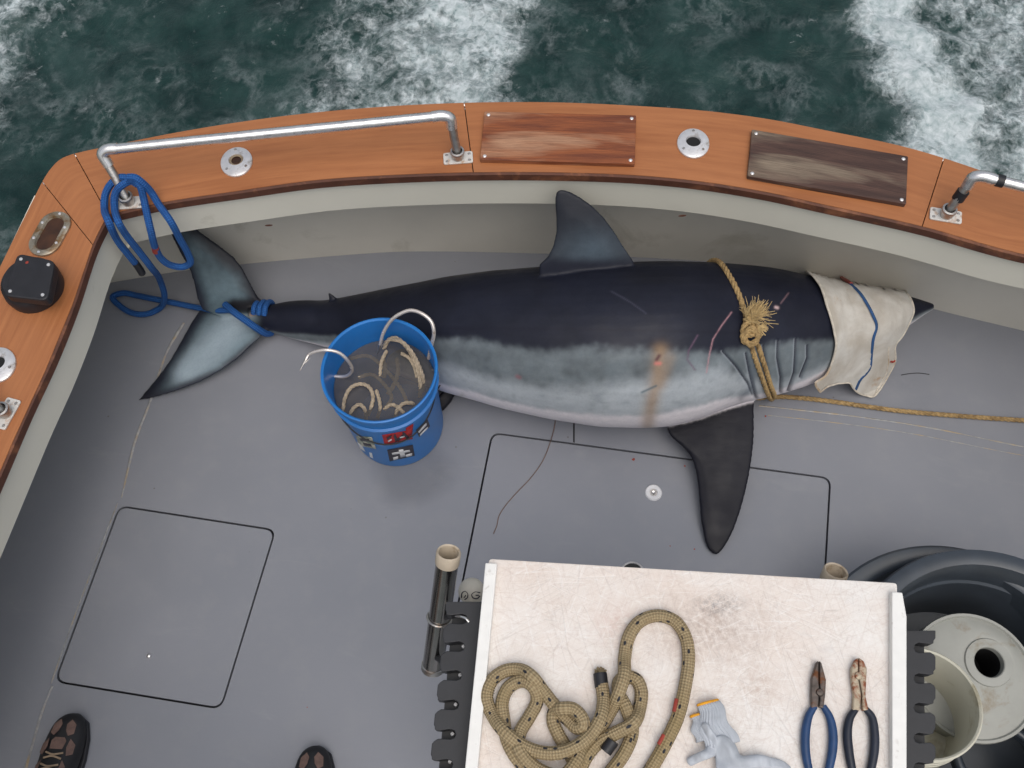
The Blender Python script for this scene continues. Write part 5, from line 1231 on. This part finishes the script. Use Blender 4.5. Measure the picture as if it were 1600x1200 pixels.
# ------------------------------------------------------------------ person standing at the lower left
def person():
    toeL, toeR = at(108,1112,.05), at(489,1163,.05); dL_ = (at(108,1112,0)-at(84,1210,0)).normalized(); dR_ = (at(489,1163,0)-at(484,1262,0)).normalized()
    t = thing('person', 'person in black and brown sports shoes standing at the lower left edge', 'person', (toeL+toeR)/2*Vector((1,1,0)).x)
    t.location = Vector(((toeL.x+toeR.x)/2, toeR.y-.2, 0))
    ank = []
    for toe, d in ((toeL, dL_), (toeR, dR_)):
        s = Vector((d.y, -d.x, 0)); heel = Vector((toe.x, toe.y, 0)) - d*.30; g = MB(); n = 26; sec = []
        # (distance from toe, half width, height, x-shift)
        for u, wd, ht in ((.000,.010,.022),(.008,.026,.038),(.022,.037,.048),(.045,.0455,.055),(.075,.050,.062),(.11,.050,.074),(.15,.045,.092),(.19,.041,.102),(.23,.040,.104),(.27,.037,.100),(.29,.028,.09),(.30,.012,.06)):
            c = Vector((toe.x, toe.y, 0)) - d*u; ring = []
            for k in range(n):
                q = 2*math.pi*k/n; cx_ = math.copysign(abs(math.cos(q))**.75, math.cos(q)); sz2 = math.copysign(abs(math.sin(q))**.8, math.sin(q))
                zz = ht*.5+.004 + sz2*(ht*.5); ring.append(c + s*(wd*cx_*(1 if sz2 < .2 else 1-.25*(sz2-.2))) + Vector((0,0,max(.004, zz))))
            sec.append(ring)
        K = len(sec); g.add([p for r in sec for p in r], [(k*n+i, k*n+(i+1)%n, (k+1)*n+(i+1)%n, (k+1)*n+i) for k in range(K-1) for i in range(n)] + [tuple(range(n))[::-1], tuple(range((K-1)*n, K*n))])
        sh = obj('shoe', g, M['shoe'], t, subsurf=1, autosmooth=180)
        so_ = [Vector((toe.x, toe.y, 0)) - d*u + s*(w_*sg) for sg, rngu in ((1, ((0,.008),(.02,.038),(.06,.05),(.11,.053),(.18,.046),(.26,.041),(.30,.022))), (-1, ((.30,.022),(.26,.041),(.18,.046),(.11,.053),(.06,.05),(.02,.038),(0,.008)))) for u, w_ in rngu]
        obj('sole', MB().prism(so_, .001, .016), M['black'], sh, bevel=.003)
        # suede panels lying on the toe and sides
        def top(u, w_):
            hs_ = np.interp(u, [0,.008,.022,.045,.075,.11,.15,.19], [.022,.038,.048,.055,.062,.074,.092,.102]); wd = np.interp(u, [0,.008,.022,.045,.075,.11,.15,.19], [.01,.026,.037,.0455,.05,.05,.045,.041])
            cc = min(.97, abs(w_)/wd); sn = (1-cc**(2/.75))**.4 if cc < 1 else 0
            return Vector((toe.x, toe.y, 0)) - d*u + s*w_ + Vector((0,0, hs_*.5+.0035+hs_*.5*max(0, sn)**1.0 ))
        def panel(pts, m, nm):
            P = [top(u, w_) for u, w_ in pts]; c = top(sum(p[0] for p in pts)/len(pts), sum(p[1] for p in pts)/len(pts)); up_ = Vector((0,0,.0025)); nn = len(P)
            obj(nm, MB().add([c+up_*1.6]+[p+up_ for p in P], [(0, i+1, (i+1)%nn+1) for i in range(nn)]), M[m], sh)
        for sg in (1, -1):
            panel([(u, w_*sg) for u, w_ in ((.018,.014),(.03,.028),(.052,.030),(.058,.018),(.045,.009),(.03,.006))], 'shoepatch', 'suede_panel')
            panel([(u, w_*sg) for u, w_ in ((.064,.027),(.078,.041),(.10,.042),(.105,.030),(.085,.024))], 'shoepatch', 'suede_panel')
            panel([(u, w_*sg) for u, w_ in ((.115,.026),(.13,.037),(.16,.034),(.16,.024))], 'shoepatch', 'suede_panel')
        panel([(.062,-.012),(.062,.012),(.07,.019),(.09,.016),(.09,-.016),(.07,-.019)], 'shoepatch', 'suede_panel')
        for k, u in enumerate((.098, .112, .126, .14)): obj('shoelace', MB().tube(spline([top(u, -.022)+Vector((0,0,.002)), top(u+.005*(-1)**k, 0)+Vector((0,0,.006)), top(u, .022)+Vector((0,0,.002))], 4), .0024, 6), M['lace'], sh)
        ank.append(Vector((toe.x, toe.y, 0)) - d*.235)
    L, R = ank; hip = (L+R)/2 + Vector((0, -.20, .88)); sp_ = Vector((0,-.02,0))
    n_ = [(hip, (.15,.11)), (hip+Vector((0,0,.16)), (.14,.10)), (hip+Vector((0,-.01,.34)), (.165,.11)), (hip+Vector((0,-.01,.48)), (.12,.09)), (hip+Vector((0,0,.58)), (.055,.055)), (hip+Vector((0,.01,.64)), (.06,.065)), (hip+Vector((0,.02,.72)), (.078,.095)), (hip+Vector((0,.02,.80)), (.065,.08)),
          (hip+Vector((-.10,0,-.04)), .095), ((hip+Vector((-.10,0,0))).lerp(L, .52)+Vector((0,.03,0)), .066), (L+Vector((0,0,.2)), .05), (L+Vector((0,.0,.085)), .042),
          (hip+Vector((.10,0,-.04)), .095), ((hip+Vector((.10,0,0))).lerp(R, .52)+Vector((0,.03,0)), .066), (R+Vector((0,0,.2)), .05), (R+Vector((0,.0,.085)), .042),
          (hip+Vector((-.20,0,.47)), .055), (hip+Vector((-.25,-.03,.2)), .043), (hip+Vector((-.22,.05,-.03)), .032), (hip+Vector((-.21,.09,-.11)), (.035,.022)),
          (hip+Vector((.20,0,.47)), .055), (hip+Vector((.25,-.03,.2)), .043), (hip+Vector((.22,.05,-.03)), .032), (hip+Vector((.21,.09,-.11)), (.035,.022))]
    e_ = [(0,1),(1,2),(2,3),(3,4),(4,5),(5,6),(6,7),(0,8),(8,9),(9,10),(10,11),(0,12),(12,13),(13,14),(14,15),(3,16),(16,17),(17,18),(18,19),(3,20),(20,21),(21,22),(22,23)]
    for hnd, sg in ((19, -1), (23, 1)):
        h0 = n_[hnd][0]
        for k in range(4):
            i0 = len(n_); n_.append((h0+Vector((.012*(k-1.5), .03, -.05)), .009)); n_.append((h0+Vector((.012*(k-1.5), .035, -.09+abs(k-1.5)*.008)), .008)); e_ += [(hnd, i0), (i0, i0+1)]
        i0 = len(n_); n_.append((h0+Vector((-sg*.035, .03, -.01)), .010)); n_.append((h0+Vector((-sg*.04, .045, -.045)), .009)); e_ += [(hnd, i0), (i0, i0+1)]
    b_ = skin_mesh(n_, e_, 'body', M['skinm'], t, 3, 0)
    b_.data.materials.append(M['trouser']); b_.data.materials.append(M['shirt'])
    hz = hip.z
    for p in b_.data.polygons:
        z_ = p.center.z; x_ = abs(p.center.x + t.location.x - hip.x)
        p.material_index = 1 if z_ < hz+.04 and x_ < .19 or z_ < hz-.25 else (2 if z_ < hz+.53 and not (x_ > .2 and z_ < hz+.25) else 0)
    hc = hip+Vector((0,.005,.765)); hh = MB().lathe([(.0001,.075)]+[(.098*math.cos(math.radians(q)), .085*math.sin(math.radians(q))) for q in (70, 50, 30, 10, -5)], 24, Matrix.Translation(hc)); obj('hair', hh, M['hair'], t)
    fc = hip+Vector((0,.115,.71)); obj('nose', MB().lathe([(.0001,.03),(.010,.012),(.014,0)], 12, axis_mat(fc-Vector((0,.02,0)), (0,1,-.2))), M['skinm'], t)
    for sg in (-1, 1): obj('eye', MB().lathe([(.0001,.004),(.008,.002),(.011,-.004)], 12, axis_mat(hip+Vector((sg*.03,.10,.735)), (0,1,0))), M['white'], t); obj('ear', MB().lathe([(.0001,.008),(.014,.004),(.02,-.004)], 12, axis_mat(hip+Vector((sg*.085,.01,.72)), (sg,0,0))), M['skinm'], t)
person()
